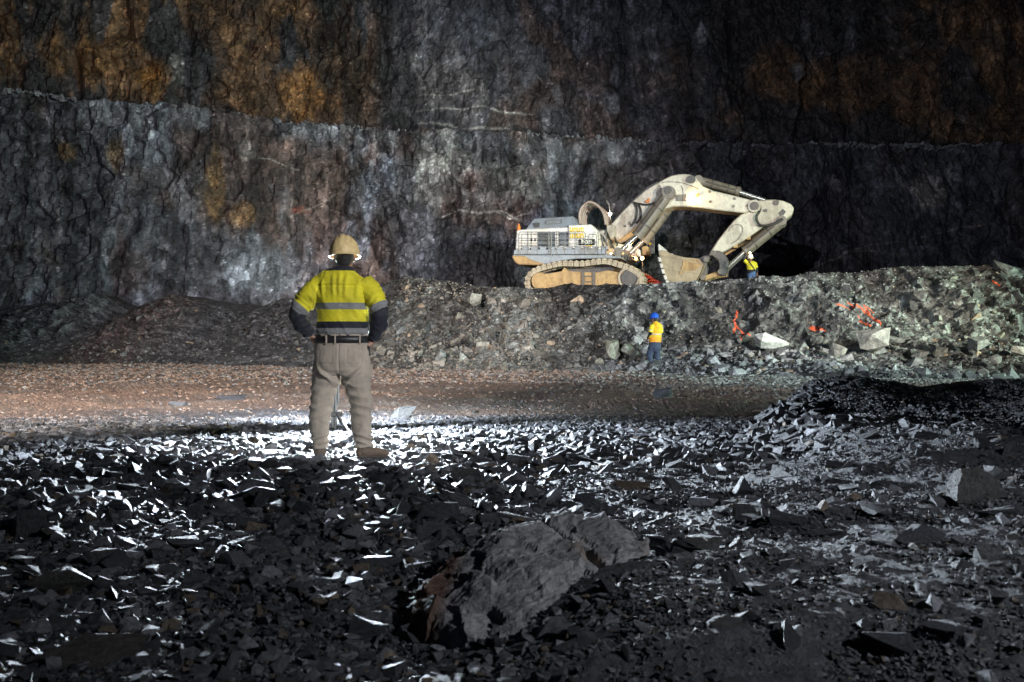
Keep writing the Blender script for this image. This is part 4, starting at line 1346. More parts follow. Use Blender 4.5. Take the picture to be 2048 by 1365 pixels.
M['sole'] = cloth_mat("dark_sole_rubber", (0.03, 0.027, 0.025), 0.8)
M['belt'] = cloth_mat("dark_leather", (0.012, 0.011, 0.012), 0.45, 30, 0)
M['jean'] = cloth_mat("blue_denim", (0.05, 0.10, 0.22), 0.85)
M['darkjean'] = cloth_mat("dark_denim", (0.035, 0.05, 0.085), 0.85)
M['helmet_cream'] = paint_material("cream_helmet_plastic", (0.66, 0.50, 0.24), (0.35, 0.24, 0.1), 6, 0.5, 0.35)
M['helmet_blue'] = new_mat("blue_helmet_plastic", 0.3, 0, (0.02, 0.10, 0.50))[0]
M['helmet_white'] = new_mat("white_helmet_plastic", 0.3, 0, (0.75, 0.75, 0.75))[0]
M['shirt_main'] = banded_cloth("yellow_navy_work_shirt", [(0, NVY), (0.5165, GRT), (0.546, NVY), (0.5735, YEL), (0.6235, GRT), (0.651, YEL), (0.784, NVY)], [(0, YEL), (0.405, GRT), (0.5, NVY)])
ORG = (0.80, 0.33, 0.015)
M['shirt_orange'] = banded_cloth("orange_work_shirt", [(0, ORG), (0.50, (0.75, 0.45, 0.02)), (0.545, (0.45, 0.47, 0.45)), (0.562, (0.78, 0.44, 0.01))], [(0, (0.75, 0.62, 0.02)), (0.33, (0.5, 0.5, 0.45)), (0.38, (0.75, 0.62, 0.02)), (0.47, NVY)])
M['shirt_top'] = banded_cloth("yellow_navy_field_shirt", [(0, NVY), (0.457, YEL), (0.540, (0.45, 0.42, 0.1)), (0.553, YEL)], [(0, YEL), (0.40, NVY)])

def tube_arrays(pts, rad, ref=(0, 1, 0), seg=20):
    pts = [Vector(p) for p in pts]
    ref = Vector(ref)
    Vv, n = [], len(pts)
    for i, p in enumerate(pts):
        t = (pts[min(i + 1, n - 1)] - pts[max(i - 1, 0)]).normalized()
        sd = t.cross(ref)
        if sd.length < 0.1:
            sd = t.cross(Vector((0, 0.3, 1)))
        sd.normalize()
        up = sd.cross(t).normalized()
        a, b = rad[i] if isinstance(rad[i], tuple) else (rad[i], rad[i])
        for k in range(seg):
            th_ = 2 * math.pi * k / seg
            Vv.append(p + sd * (a * math.cos(th_)) + up * (b * math.sin(th_)))
    Fq = [(i * seg + k, i * seg + (k + 1) % seg, (i + 1) * seg + (k + 1) % seg, (i + 1) * seg + k) for i in range(n - 1) for k in range(seg)]
    Vv.append(pts[0]); Vv.append(pts[-1])
    c0, c1_ = len(Vv) - 2, len(Vv) - 1
    Ft = [(c0, (k + 1) % seg, k) for k in range(seg)] + [(c1_, (n - 1) * seg + k, (n - 1) * seg + (k + 1) % seg) for k in range(seg)]
    return Vv, Fq + Ft

def ball_arrays(c, r, rot=None, seg=20):
    c = Vector(c)
    pts, rad = [], []
    Vv, Fq = [], []
    bm = bmesh.new()
    m = Matrix.Translation(c)
    if rot is not None:
        m = m @ rot
    bmesh.ops.create_uvsphere(bm, u_segments=seg, v_segments=12, radius=1, matrix=m @ Matrix.Diagonal((r[0], r[1], r[2], 1)))
    bm.verts.index_update()
    Vv = [v.co.copy() for v in bm.verts]; Fq = [tuple(v.index for v in f.verts) for f in bm.faces]
    bm.free()
    return Vv, Fq

def fuse(name, pieces, voxel, smooth=3, fac=0.5):
    Vv, Fq = [], []
    for a, b in pieces:
        o = len(Vv)
        Vv += [tuple(v) for v in a]
        Fq += [tuple(i + o for i in f) for f in b]
    me = bpy.data.meshes.new(name)
    me.from_pydata(Vv, [], Fq)
    bm = bmesh.new(); bm.from_mesh(me); bmesh.ops.recalc_face_normals(bm, faces=bm.faces); bm.to_mesh(me); bm.free()
    ob = bpy.data.objects.new("tmp_fuse", me); COL.objects.link(ob)
    r = ob.modifiers.new("r", 'REMESH'); r.mode = 'VOXEL'; r.voxel_size = voxel; r.use_smooth_shade = True
    if smooth:
        s_ = ob.modifiers.new("s", 'SMOOTH'); s_.factor = fac; s_.iterations = smooth
    dg = bpy.context.evaluated_depsgraph_get()
    out = bpy.data.meshes.new_from_object(ob.evaluated_get(dg))
    bpy.data.objects.remove(ob); bpy.data.meshes.remove(me)
    out.name = name
    out.polygons.foreach_set("use_smooth", np.ones(len(out.polygons), bool))
    return out

def mv(me):
    a = np.empty(len(me.vertices) * 3, np.float32); me.vertices.foreach_get("co", a)
    b = np.empty(len(me.vertices) * 3, np.float32); me.vertices.foreach_get("normal", b)
    return a.reshape(-1, 3).astype(float), b.reshape(-1, 3).astype(float)
def setv(me, co):
    me.vertices.foreach_set("co", co.astype(np.float32).ravel()); me.update()
def set_attr(me, n, v):
    a = me.attributes.new(n, 'FLOAT', 'POINT'); a.data.foreach_set("value", np.asarray(v, np.float32))

def hand(wrist, d, palm_n, thumb_d, s=1.0, curl=0.6):
    """palm and five bent fingers; d along the hand, palm_n out of the palm, thumb_d towards the thumb side"""
    w_, d, pn, td = Vector(wrist), Vector(d).normalized(), Vector(palm_n).normalized(), Vector(thumb_d).normalized()
    out = []
    pal = [w_ - d * 0.03 * s, w_ + d * 0.01 * s, w_ + d * 0.05 * s, w_ + d * 0.095 * s]
    out.append(tube_arrays(pal, [(0.027 * s, 0.021 * s), (0.030 * s, 0.018 * s), (0.041 * s, 0.016 * s), (0.042 * s, 0.013 * s)], pn, 14))
    for k, (off, ln) in enumerate(((0.031, 0.078), (0.0105, 0.088), (-0.0105, 0.082), (-0.031, 0.064))):
        p = w_ + d * 0.088 * s + td * off * s
        ang = 0.0
        ps = [p - d * 0.012 * s, p]
        for j, fr in enumerate((0.45, 0.32, 0.23)):
            ang += curl * (0.55, 0.9, 0.6)[j] * (1 + 0.08 * k)
            p = p + (d * math.cos(ang) + pn * math.sin(ang)) * ln * fr * s
            ps.append(p)
        out.append(tube_arrays(ps, [0.0095 * s, 0.0095 * s, 0.009 * s, 0.0082 * s, 0.006 * s], td, 10))
    p = w_ + d * 0.025 * s + td * 0.026 * s
    ps = [p, p + (d * 0.6 + td * 0.8).normalized() * 0.035 * s, p + (d * 0.6 + td * 0.8).normalized() * 0.035 * s + (d * 0.9 + td * 0.35 + pn * 0.4).normalized() * 0.03 * s]
    ps.append(ps[-1] + (d * 0.9 + pn * 0.6).normalized() * 0.024 * s)
    out.append(tube_arrays(ps, [0.014 * s, 0.012 * s, 0.0105 * s, 0.008 * s], pn, 10))
    return out

def head_pieces(c, face, s=1.0):
    """skull, jaw, nose, ears, brow; c is the centre of the head, face the way it looks"""
    f = Vector(face).normalized(); z = Vector((0, 0, 1)); x = f.cross(z).normalized()
    rot = Matrix((x, f, z)).transposed().to_4x4()
    c = Vector(c)
    def at(a, b, d): return c + (x * a + f * b + z * d) * s
    out = [ball_arrays(at(0, -0.01, 0.02), (0.078 * s, 0.098 * s, 0.098 * s), rot), ball_arrays(at(0, 0.03, -0.055), (0.056 * s, 0.066 * s, 0.062 * s), rot)]
    out.append(tube_arrays([at(0, 0.088, 0.015), at(0, 0.104, -0.015), at(0, 0.112, -0.028), at(0, 0.09, -0.036)], [0.009 * s, 0.013 * s, 0.016 * s, 0.012 * s], tuple(x), 10))
    for sg in (-1, 1):
        out.append(ball_arrays(at(0.082 * sg, -0.005, -0.012), (0.013 * s, 0.020 * s, 0.032 * s), rot, 12))
        out.append(ball_arrays(at(0.032 * sg, 0.078, 0.022), (0.024 * s, 0.014 * s, 0.010 * s), rot, 12))
        out.append(ball_arrays(at(0.030 * sg, 0.080, 0.002), (0.013 * s, 0.011 * s, 0.011 * s), rot, 12))
    out.append(ball_arrays(at(0, 0.088, -0.060), (0.026 * s, 0.012 * s, 0.007 * s), rot, 12))
    out.append(ball_arrays(at(0, 0.086, -0.072), (0.022 * s, 0.012 * s, 0.008 * s), rot, 12))
    return out

def helmet_obj(parent, c, face, mat, s=1.0, tilt=0.0, roll=0.0):
    """hard hat: ribbed dome, rain gutter brim and longer front peak; c is the centre of the brim plane"""
    f = Vector(face).normalized(); z = Vector((0, 0, 1)); x = f.cross(z).normalized()
    seg, rings = 48, 14
    Vv, Fq = [], []
    def pt(a, b, d): return Vector((a, b, d)) * s
    for i in range(rings + 1):
        el = (math.pi / 2) * i / rings
        for k in range(seg):
            th_ = 2 * math.pi * k / seg
            r = math.cos(el) ** 0.85 if i < rings else 0.0
            h = math.sin(el)
            a, b = 0.118 * r * math.cos(th_), 0.142 * r * math.sin(th_)
            rib = 0.010 * math.exp(-(a / 0.016) ** 2) * sstep(0.15, 0.5, h) + 0.006 * (math.exp(-((a - 0.045) / 0.012) ** 2) + math.exp(-((a + 0.045) / 0.012) ** 2)) * sstep(0.3, 0.6, h)
            Vv.append(pt(a * (1 + rib), b * (1 + rib), 0.158 * h + rib))
    for i in range(rings):
        for k in range(seg):
            Fq.append((i * seg + k, i * seg + (k + 1) % seg, (i + 1) * seg + (k + 1) % seg, (i + 1) * seg + k))
    b0 = len(Vv)
    for (e, dz) in ((0.0, 0.004), (0.008, -0.004), (0.009, -0.010), (0.004, -0.014), (-0.004, -0.006)):
        for k in range(seg):
            th_ = 2 * math.pi * k / seg
            peak = 0.045 * max(0, math.sin(th_)) ** 3 if e > 0 else 0
            Vv.append(pt((0.118 + e) * math.cos(th_), (0.142 + e + peak * min(1, e / 0.016)) * math.sin(th_), dz - 0.35 * peak * min(1, max(0, e) / 0.016)))
    for j in range(4):
        for k in range(seg):
            Fq.append((b0 + (j + 1) * seg + k, b0 + (j + 1) * seg + (k + 1) % seg, b0 + j * seg + (k + 1) % seg, b0 + j * seg + k))
    me = bpy.data.meshes.new("helmet"); me.from_pydata([tuple(v) for v in Vv], [], Fq)
    bm = bmesh.new(); bm.from_mesh(me); bmesh.ops.remove_doubles(bm, verts=bm.verts, dist=0.0045 * s); bmesh.ops.recalc_face_normals(bm, faces=bm.faces)
    for fc in bm.faces: fc.smooth = True
    bm.to_mesh(me); bm.free()
    o = link("helmet", me, parent, mat)
    rot = Matrix((x, f, z)).transposed().to_4x4()
    o.matrix_local = Matrix.Translation(Vector(c)) @ rot @ Matrix.Rotation(tilt, 4, 'X') @ Matrix.Rotation(roll, 4, 'Y')
    return o

def arm_param(co, chain):
    """distance in radii and running length (elbow = 1) along shoulder-elbow-wrist"""
    best = np.full(len(co), 99.0); tt = np.zeros(len(co))
    for i, (a, b, ra, rb_) in enumerate(chain):
        a, b = np.array(a), np.array(b)
        t = np.clip(((co - a) @ (b - a)) / ((b - a) @ (b - a)), 0, 1)
        d = np.linalg.norm(co - a - t[:, None] * (b - a), axis=1) / (ra + (rb_ - ra) * t)
        m = d < best
        best = np.where(m, d, best); tt = np.where(m, i + t, tt)
    return best, tt

def crease(co, no, amp, sx, sz, seed, sharp=True):
    q = ridged(co[:, 0] * sx + seed, co[:, 2] * sz, co[:, 1] * sx, 3, seed) if sharp else fbm(co[:, 0] * sx + seed, co[:, 2] * sz, co[:, 1] * sx, 3, seed)
    return co + no * (amp * q)[:, None]

class Fig:
    """maps photo pixels to the figure's own metres at its depth"""
    def __init__(s, px, py, Y, gz_=None):
        s.px, s.py, s.k = px, py, Y / F
        s.root = P(px, py, Y)
    def __call__(s, px, py, dy=0.0):
        return Vector(((px - s.px) * s.k, dy, (s.py - py) * s.k))
    def r(s, *p):
        return [v * s.k if not isinstance(v, tuple) else tuple(q * s.k for q in v) for v in p]

# ---- the man in front with his hands on his hips
fg = Fig(683, 917, 8.37)
k = fg.k
trunk = [(684, 690, 47, .118, 0), (683.5, 669, 48.5, .125, .005), (684, 655, 49, .13, .008), (684.5, 642, 49.5, .13, .01), (684.5, 620, 50.5, .132, .005), (684, 605, 53, .136, 0), (683.5, 590, 57, .135, -.005), (683, 572, 57, .122, -.01), (684, 558, 50, .10, -.012), (686, 548, 36, .082, -.01), (687.5, 540, 22, .07, -.005), (688, 534, 19, .066, 0)]
armL = [(646, 566, 20), (631, 581, 22), (614, 601, 19.5), (598, 621, 16.5), (596, 630, 15.5), (604, 650, 13.5), (619, 671, 9.5)]
armR = [(727, 566, 20), (741, 581, 21), (751, 600, 18.5), (759, 617, 16.5), (760.5, 627, 15.5), (757, 651, 15), (745, 681, 9.5)]
ady = [0.0, -0.01, -0.03, -0.05, -0.045, -0.01, 0.03]
def limb(f, pts, dy, sc=1.0, flat=1.0):
    return tube_arrays([f(p[0], p[1], d) for p, d in zip(pts, dy)], [(p[2] * f.k * sc, p[2] * f.k * sc * flat) for p in pts], (0, 1, 0), 18)
def trunk_tube(f, rows, sc=1.0):
    return tube_arrays([f(r_[0], r_[1], r_[4]) for r_ in rows], [(r_[2] * f.k * sc, r_[3] * sc) for r_ in rows], (0, 1, 0), 32)
legL = [(657, 712, 27), (654, 738, 27.5), (651, 760, 26.5), (645.5, 790, 23), (640, 826, 20.5), (639.5, 860, 18), (640, 884, 16), (640.5, 897, 16.5)]
legR = [(710, 712, 28), (712.5, 738, 29), (715, 764, 27.5), (721, 805, 22.5), (723.5, 840, 20.5), (726, 868, 18.5), (727.5, 884, 16.5), (728, 894, 17)]
ldy = [-0.005, -0.01, 0.0, 0.01, 0.0, -0.01, -0.01, -0.01]
pelv = [(683.5, 667, 49.5, .128, .005), (684, 678, 50.5, .132, .002), (684, 690, 53, .14, -.005), (684, 705, 56, .15, -.012), (684, 722, 57.5, .152, -.015), (684, 738, 56, .14, -.012), (684, 748, 48, .11, -.01)]

# skin: one continuous body
hp = fg(689.5, 513, 0.012)
body = [trunk_tube(fg, trunk, 0.86), trunk_tube(fg, pelv, 0.86), limb(fg, armL, ady, 0.8), limb(fg, armR, ady, 0.8), limb(fg, legL, ldy, 0.8), limb(fg, legR, ldy, 0.8)]
body += [tube_arrays([fg(687, 556, -0.01), fg(688.5, 540, 0), fg(689.5, 522, 0.005)], [0.075, 0.066, 0.066], (0, 1, 0), 20)]
body += head_pieces(hp, (0.10, 1, 0))
body += hand(fg(619, 672, 0.03), (0.45, 0.35, -0.55), (0.75, -0.2, 0.2), (0.1, -0.8, 0.1), 1.0, 0.45)
body += hand(fg(744, 683, 0.025), (-0.62, -0.25, -0.30), (-0.3, 0.5, -0.5), (0.0, 0.45, 0.7), 1.0, 0.75)
for pts, t_ in ((legL, (-0.01, 0.15)), (legR, (0.16, 0.06))):
    a = fg(pts[-1][0], pts[-1][1], -0.01)
    body += [tube_arrays([a + Vector((0, 0, 0.02)), a + Vector((0, 0, -0.045)), a + Vector((t_[0] * 0.5, t_[1] * 0.5, -0.06)), a + Vector((t_[0], t_[1], -0.065))], [0.04, 0.036, 0.03, 0.018], (1, 0.2, 0), 14)]
me = fuse("person", body, 0.0055, 4)
man = link("person", me, None, M['skin'])
man.location = fg.root
tag(man, "man in a cream hard hat and yellow and navy shirt, hands on hips, back turned", "person")

# shirt
me = fuse("shirt", [trunk_tube(fg, trunk), limb(fg, armL, ady), limb(fg, armR, ady)], 0.007, 6)
co, no = mv(me)
zz = co[:, 2]
dL, tL = arm_param(co, [(fg(646, 566), fg(597, 625, -.05), .085, .066), (fg(597, 625, -.05), fg(619, 671, .03), .066, .04)])
dR, tR = arm_param(co, [(fg(727, 566), fg(760, 623, -.05), .085, .066), (fg(760, 623, -.05), fg(745, 681, .03), .066, .04)])
hw = np.interp(zz, [fg(0, r_[1]).z for r_ in trunk], [r_[2] * k for r_ in trunk]); hd = np.interp(zz, [fg(0, r_[1]).z for r_ in trunk], [r_[3] for r_ in trunk])
dT = np.hypot((co[:, 0] - 0.004) / hw, co[:, 1] / hd)
dA = np.minimum(dL, dR); tA = np.where(dL < dR, tL, tR)
onarm = np.clip(0.5 + (dT - dA) * 2.5, 0, 1)
set_attr(me, "trunk", zz / 2.0); set_attr(me, "sleeve", tA / 2.0); set_attr(me, "onarm", onarm)
d = 0.015 * ridged(co[:, 0] * 6 + 3 * zz, zz * 4.0, co[:, 1] * 5, 3, 9) + 0.003 * fbm(co[:, 0] * 20, zz * 10, co[:, 1] * 16, 3, 11)
yz = fg(0, 573).z
d = d - 0.010 * np.exp(-((zz - yz) / 0.006) ** 2) * (1 - onarm) + 0.007 * sstep(yz + 0.03, yz, zz) * 0 + 0.008 * np.exp(-((zz - yz - 0.012) / 0.012) ** 2) * (1 - onarm)
# pleats hanging from the yoke and gathers at the shoulders
for x0, sl in ((-0.045, 0.05), (0.055, -0.04), (-0.14, 0.12), (0.15, -0.12), (0.005, 0.02)):
    xx = co[:, 0] - x0 - sl * (yz - zz)
    d = d + 0.014 * np.exp(-(xx / 0.016) ** 2) * sstep(yz - 0.16, yz - 0.01, zz) * sstep(yz + 0.16, yz + 0.02, zz) * (1 - onarm)
d = d + onarm * (0.007 * np.sin(tA * 24 + 3 * noise(co[:, 0] * 9, co[:, 1] * 9, zz * 9, 3)) * np.exp(-((tA - 0.95) / 0.35) ** 2) + 0.008 * ridged(tA * 5, co[:, 1] * 12, zz * 3, 2, 5) * sstep(0.25, 0.6, tA))
d = d - 0.006 * np.exp(-((onarm - 0.5) / 0.10) ** 2)
d = d + 0.005 * np.sin(zz * 95 + 5 * noise(co[:, 0] * 5, zz * 0, co[:, 1] * 5, 4)) * np.exp(-((zz - fg(0, 665).z) / 0.03) ** 2)
setv(me, co + no * d[:, None])
shirt = link("shirt", me, man, M['shirt_main'])
# collar
bm = bmesh.new()
cz = fg(688.5, 541, 0.0)
rings_ = []
for (rr_, dz) in ((0.086, -0.018), (0.080, 0.012), (0.073, 0.022), (0.070, 0.0)):
    rings_.append([bm.verts.new((cz.x + rr_ * math.cos(2 * math.pi * i / 28), cz.y + 0.004 + rr_ * 0.98 * math.sin(2 * math.pi * i / 28), cz.z + dz)) for i in range(28)])
for a, b in zip(rings_[:-1], rings_[1:]):
    for i in range(28):
        bm.faces.new((a[i], a[(i + 1) % 28], b[(i + 1) % 28], b[i]))
bm_obj("collar", bm, M['belt'], shirt, True)

# trousers
pcs = [trunk_tube(fg, pelv), limb(fg, legL, ldy), limb(fg, legR, ldy), ball_arrays(fg(661, 722, -0.045), (0.105, 0.11, 0.115)), ball_arrays(fg(707, 722, -0.045), (0.105, 0.11, 0.115))]
me = fuse("trousers", pcs, 0.007, 6)
co, no = mv(me)
zz = co[:, 2]; xx = co[:, 0]
side_ = np.where(xx < 0.012, -1.0, 1.0)
d = 0.010 * fbm(xx * 9, zz * 7, co[:, 1] * 9, 3, 21)
# folds fanning out below the seat, at the knee and over the boots
cxz = fg(683, 752)
for j in range(6):
    sl = 0.25 + 0.42 * j
    ln_ = (zz - cxz.z + 0.03 * j) - (-1) ** 0 * -sl * (np.abs(xx - cxz.x) * -1) * 0.55
    d = d + 0.022 * np.exp(-(ln_ / 0.013) ** 2) * sstep(0.0, 0.04, np.abs(xx - cxz.x)) * sstep(0.24, 0.08, np.abs(xx - cxz.x)) * (0.55 + 0.45 * noise(xx * 8, zz * 4, co[:, 1] * 4, 40 + j))
wob = 0.03 * noise(xx * 7, zz * 3, co[:, 1] * 7, 31)
for z0, amp_, wd_, n_ in ((fg(0, 815).z, 0.011, 0.10, 78), (fg(0, 880).z, 0.015, 0.055, 110), (fg(0, 775).z, 0.009, 0.08, 66)):
    d = d + amp_ * (1 - np.abs(np.sin((zz + wob + 0.25 * side_ * xx) * n_ * 0.5)) * 1.6) * np.exp(-((zz - z0) / wd_) ** 2)
d = d + 0.010 * ridged(xx * 5 + side_ * zz * 6, zz * 9 - side_ * xx * 6, co[:, 1] * 5, 3, 37) * sstep(fg(0, 720).z, fg(0, 760).z, zz)
d = d - 0.008 * np.exp(-((xx - fg(683, 0).x - 0.003) / 0.006) ** 2) * sstep(fg(0, 760).z, fg(0, 735).z, zz) * (co[:, 1] < 0)
# back pocket outlines
for x0, x1 in ((-0.165, -0.055), (0.07, 0.185)):
    z0, z1 = fg(0, 728).z, fg(0, 695).z
    dx = np.minimum(np.abs(xx - x0), np.abs(xx - x1)); dz = np.minimum(np.abs(zz - z0), np.abs(zz - z1))
    ins = (xx > x0 - .004) & (xx < x1 + .004) & (zz > z0 - .004) & (zz < z1 + .004)
    d = d - 0.004 * np.where(ins & (co[:, 1] < 0), np.exp(-(np.minimum(dx, dz) / 0.005) ** 2), 0)
setv(me, co + no * d[:, None])
trs = link("trousers", me, man, M['chino'])
# belt with loops, holder at the right hip
def oval_band(name, cx, y0, y1, hw0, hw1, d0, d1, cy, mat, parent, th=0.006):
    bm = bmesh.new(); n = 48; rg_ = []
    for (hw_, dd, z) in ((hw0, d0, y0), (hw1, d1, y1), (hw1 - th, d1 - th, y1), (hw0 - th, d0 - th, y0)):
        rg_.append([bm.verts.new((cx + hw_ * math.cos(2 * math.pi * i / n), cy + dd * math.sin(2 * math.pi * i / n), z)) for i in range(n)])
    for j in range(4):
        a, b = rg_[j], rg_[(j + 1) % 4]
        for i in range(n):
            bm.faces.new((a[i], a[(i + 1) % n], b[(i + 1) % n], b[i]))
    return bm_obj(name, bm, M[mat], parent, True)
belt = oval_band("belt", fg(684, 0).x, fg(0, 686).z, fg(0, 672).z, 0.228, 0.219, 0.152, 0.147, -0.002, 'belt', man)
for px in (659, 677, 724):
    xq = fg(px, 0).x - fg(684, 0).x
    yq = -0.002 - 0.153 * math.sqrt(max(0, 1 - (xq / 0.228) ** 2)) - 0.006
    bm = bmesh.new(); add_box(bm, (xq + fg(684, 0).x, yq, fg(0, 679.5).z), (0.012, 0.008, 0.072))
    bm_obj("belt_loop", bm, M['chino'], trs)
bm = bmesh.new(); vs = add_box(bm, fg(737, 703, -0.03), (0.035, 0.06, 0.10))
bmesh.ops.bevel(bm, geom=bm.edges[:], offset=0.012, segments=3, affect='EDGES')
bm_obj("belt_pouch", bm, M['belt'], belt, True)
# boots
def boot(f, ank, toe, s=1.0, parent=None, mat='boot'):
    a = Vector(ank); d = Vector((toe[0], toe[1], 0)).normalized()
    q = lambda al, z: a + d * al * s + Vector((0, 0, z * s))
    pcs = [tube_arrays([q(0, 0.08), q(0, 0.03), q(0.0, -0.02), q(0.01, -0.05)], [0.055 * s, 0.053 * s, 0.053 * s, 0.05 * s], tuple(d), 18),
           tube_arrays([q(-0.06, -0.045), q(-0.045, -0.045), q(0.03, -0.04), q(0.10, -0.048), q(0.16, -0.055), q(0.20, -0.058), q(0.215, -0.062)], [(0.02 * s, 0.025 * s), (0.040 * s, 0.042 * s), (0.044 * s, 0.05 * s), (0.047 * s, 0.043 * s), (0.047 * s, 0.036 * s), (0.036 * s, 0.030 * s), (0.012 * s, 0.014 * s)], (0, 0, 1), 18)]
    me = fuse("boot", pcs, 0.006 * s, 3)
    co, no = mv(me)
    setv(me, co + no * (0.003 * s * ridged(co[:, 0] * 30, co[:, 1] * 30, co[:, 2] * 30, 2, 6))[:, None])
    b = link("boot", me, parent, M[mat])
    x = Vector((d.y, -d.x, 0))
    bm = bmesh.new()
    ol = [(-0.072, 0.0), (-0.066, 0.03), (-0.03, 0.042), (0.04, 0.038), (0.11, 0.052), (0.17, 0.05), (0.215, 0.028), (0.228, 0)]
    ol = ol + [(u, -v_) for u, v_ in ol[-2:0:-1]]
    lo_ = [bm.verts.new(q(u, -0.108) + x * v_ * s) for u, v_ in ol]; hi_ = [bm.verts.new(q(u, -0.080) + x * v_ * s) for u, v_ in ol]
    for i in range(len(ol)):
        j = (i + 1) % len(ol)
        bm.faces.new((lo_[i], lo_[j], hi_[j], hi_[i]))
    bm.faces.new(lo_[::-1]); bm.faces.new(hi_)
    bm_obj("sole", bm, M['sole'], b)
    return b
boot(fg, fg(640, 896, -0.01) , (-0.15, 1), 1.0, man)
boot(fg, fg(727, 894, -0.01), (1.0, 0.32), 1.0, man)
# hair at the nape and the hard hat
hq = fg(689.5, 513, 0.012)
me = fuse("hair", [ball_arrays(hq + Vector((0, -0.022, 0.012)), (0.084, 0.100, 0.105)), ball_arrays(hq + Vector((0, -0.055, -0.045)), (0.062, 0.045, 0.055))], 0.007, 2)
co, no = mv(me); setv(me, co + no * (0.002 * fbm(co[:, 0] * 80, co[:, 1] * 80, co[:, 2] * 80, 2, 3))[:, None])
link("hair", me, man, M['hair'])
helmet_obj(man, fg(689, 510.5, 0.01), (0.10, 1, 0), M['helmet_cream'], 1.06, R(-4), R(-3))

# ---- walker in orange below the bench
def simple_person(label, f, trunk, arms, ady_, legs, ldy_, pelv, head, face, shirtm, legm, helm, hands, boots_dir, vox=0.012, neck=None, elbow_r=0.06):
    body = [trunk_tube(f, trunk, 0.86), trunk_tube(f, pelv, 0.86)]
    for a, dy in zip(arms, ady_): body.append(limb(f, a, dy, 0.8))
    for a, dy in zip(legs, ldy_): body.append(limb(f, a, dy, 0.8))
    hc = Vector(head)
    body.append(tube_arrays([hc + Vector((0, 0, -0.24)), hc + Vector((0, 0, -0.06))], [0.07, 0.062], (0, 1, 0), 16))
    body += head_pieces(hc, face)
    for h in hands: body += hand(*h)
    for a, dy, bd in zip(legs, ldy_, boots_dir):
        q = f(a[-1][0], a[-1][1], dy[-1]); d = Vector((bd[0], bd[1], 0)).normalized()
        body.append(tube_arrays([q + Vector((0, 0, 0.05)), q + Vector((0, 0, -0.03)), q + d * 0.1 + Vector((0, 0, -0.05)), q + d * 0.17 + Vector((0, 0, -0.055))], [0.04, 0.038, 0.03, 0.018], (0.3, 0.3, 0.1), 12))
    o = link("person", fuse("person", body, vox * 0.6, 3), None, M['skin'])
    o.location = f.root
    tag(o, label, "person")
    me = fuse("shirt", [trunk_tube(f, trunk)] + [limb(f, a, dy) for a, dy in zip(arms, ady_)], vox, 3)
    co, no = mv(me)
    best = np.full(len(co), 99.0); tb = np.zeros(len(co))
    for a, dy in zip(arms, ady_):
        e = len(a) // 2
        dd, tt = arm_param(co, [(f(a[0][0], a[0][1], dy[0]), f(a[e][0], a[e][1], dy[e]), a[0][2] * f.k, a[e][2] * f.k), (f(a[e][0], a[e][1], dy[e]), f(a[-1][0], a[-1][1], dy[-1]), a[e][2] * f.k, a[-1][2] * f.k)])
        m = dd < best; best = np.where(m, dd, best); tb = np.where(m, tt, tb)
    zs = [f(0, r_[1]).z for r_ in trunk]
    hw = np.interp(co[:, 2], zs, [r_[2] * f.k for r_ in trunk]); hd = np.interp(co[:, 2], zs, [r_[3] for r_ in trunk]); cx = np.interp(co[:, 2], zs, [f(r_[0], 0).x for r_ in trunk])
    dT = np.hypot((co[:, 0] - cx) / hw, co[:, 1] / hd)
    set_attr(me, "trunk", co[:, 2] / 2); set_attr(me, "sleeve", tb / 2); set_attr(me, "onarm", np.clip(0.5 + (dT - best) * 2.5, 0, 1))
    setv(me, crease(co, no, 0.010, 6, 8, 3))
    link("shirt", me, o, shirtm)
    me = fuse("trousers", [trunk_tube(f, pelv)] + [limb(f, a, dy) for a, dy in zip(legs, ldy_)], vox, 3)
    co, no = mv(me)
    setv(me, crease(co, no, 0.010, 5, 10, 7))
    link("trousers", me, o, legm)
    for a, dy, bd in zip(legs, ldy_, boots_dir):
        boot(f, f(a[-1][0], a[-1][1], dy[-1]), bd, 1.0, o, 'sole')
    me = fuse("hair", [ball_arrays(hc + Vector(face).normalized() * -0.022 + Vector((0, 0, 0.012)), (0.083, 0.095, 0.1))], 0.012, 1)
    link("hair", me, o, M['hair'])
    helmet_obj(o, hc + Vector((0, 0, 0.035)), face, helm, 1.08, R(-3))
    return o
f2 = Fig(1308, 738, 32.0)
k2 = f2.k
q2f = lambda *v: f2(*v)
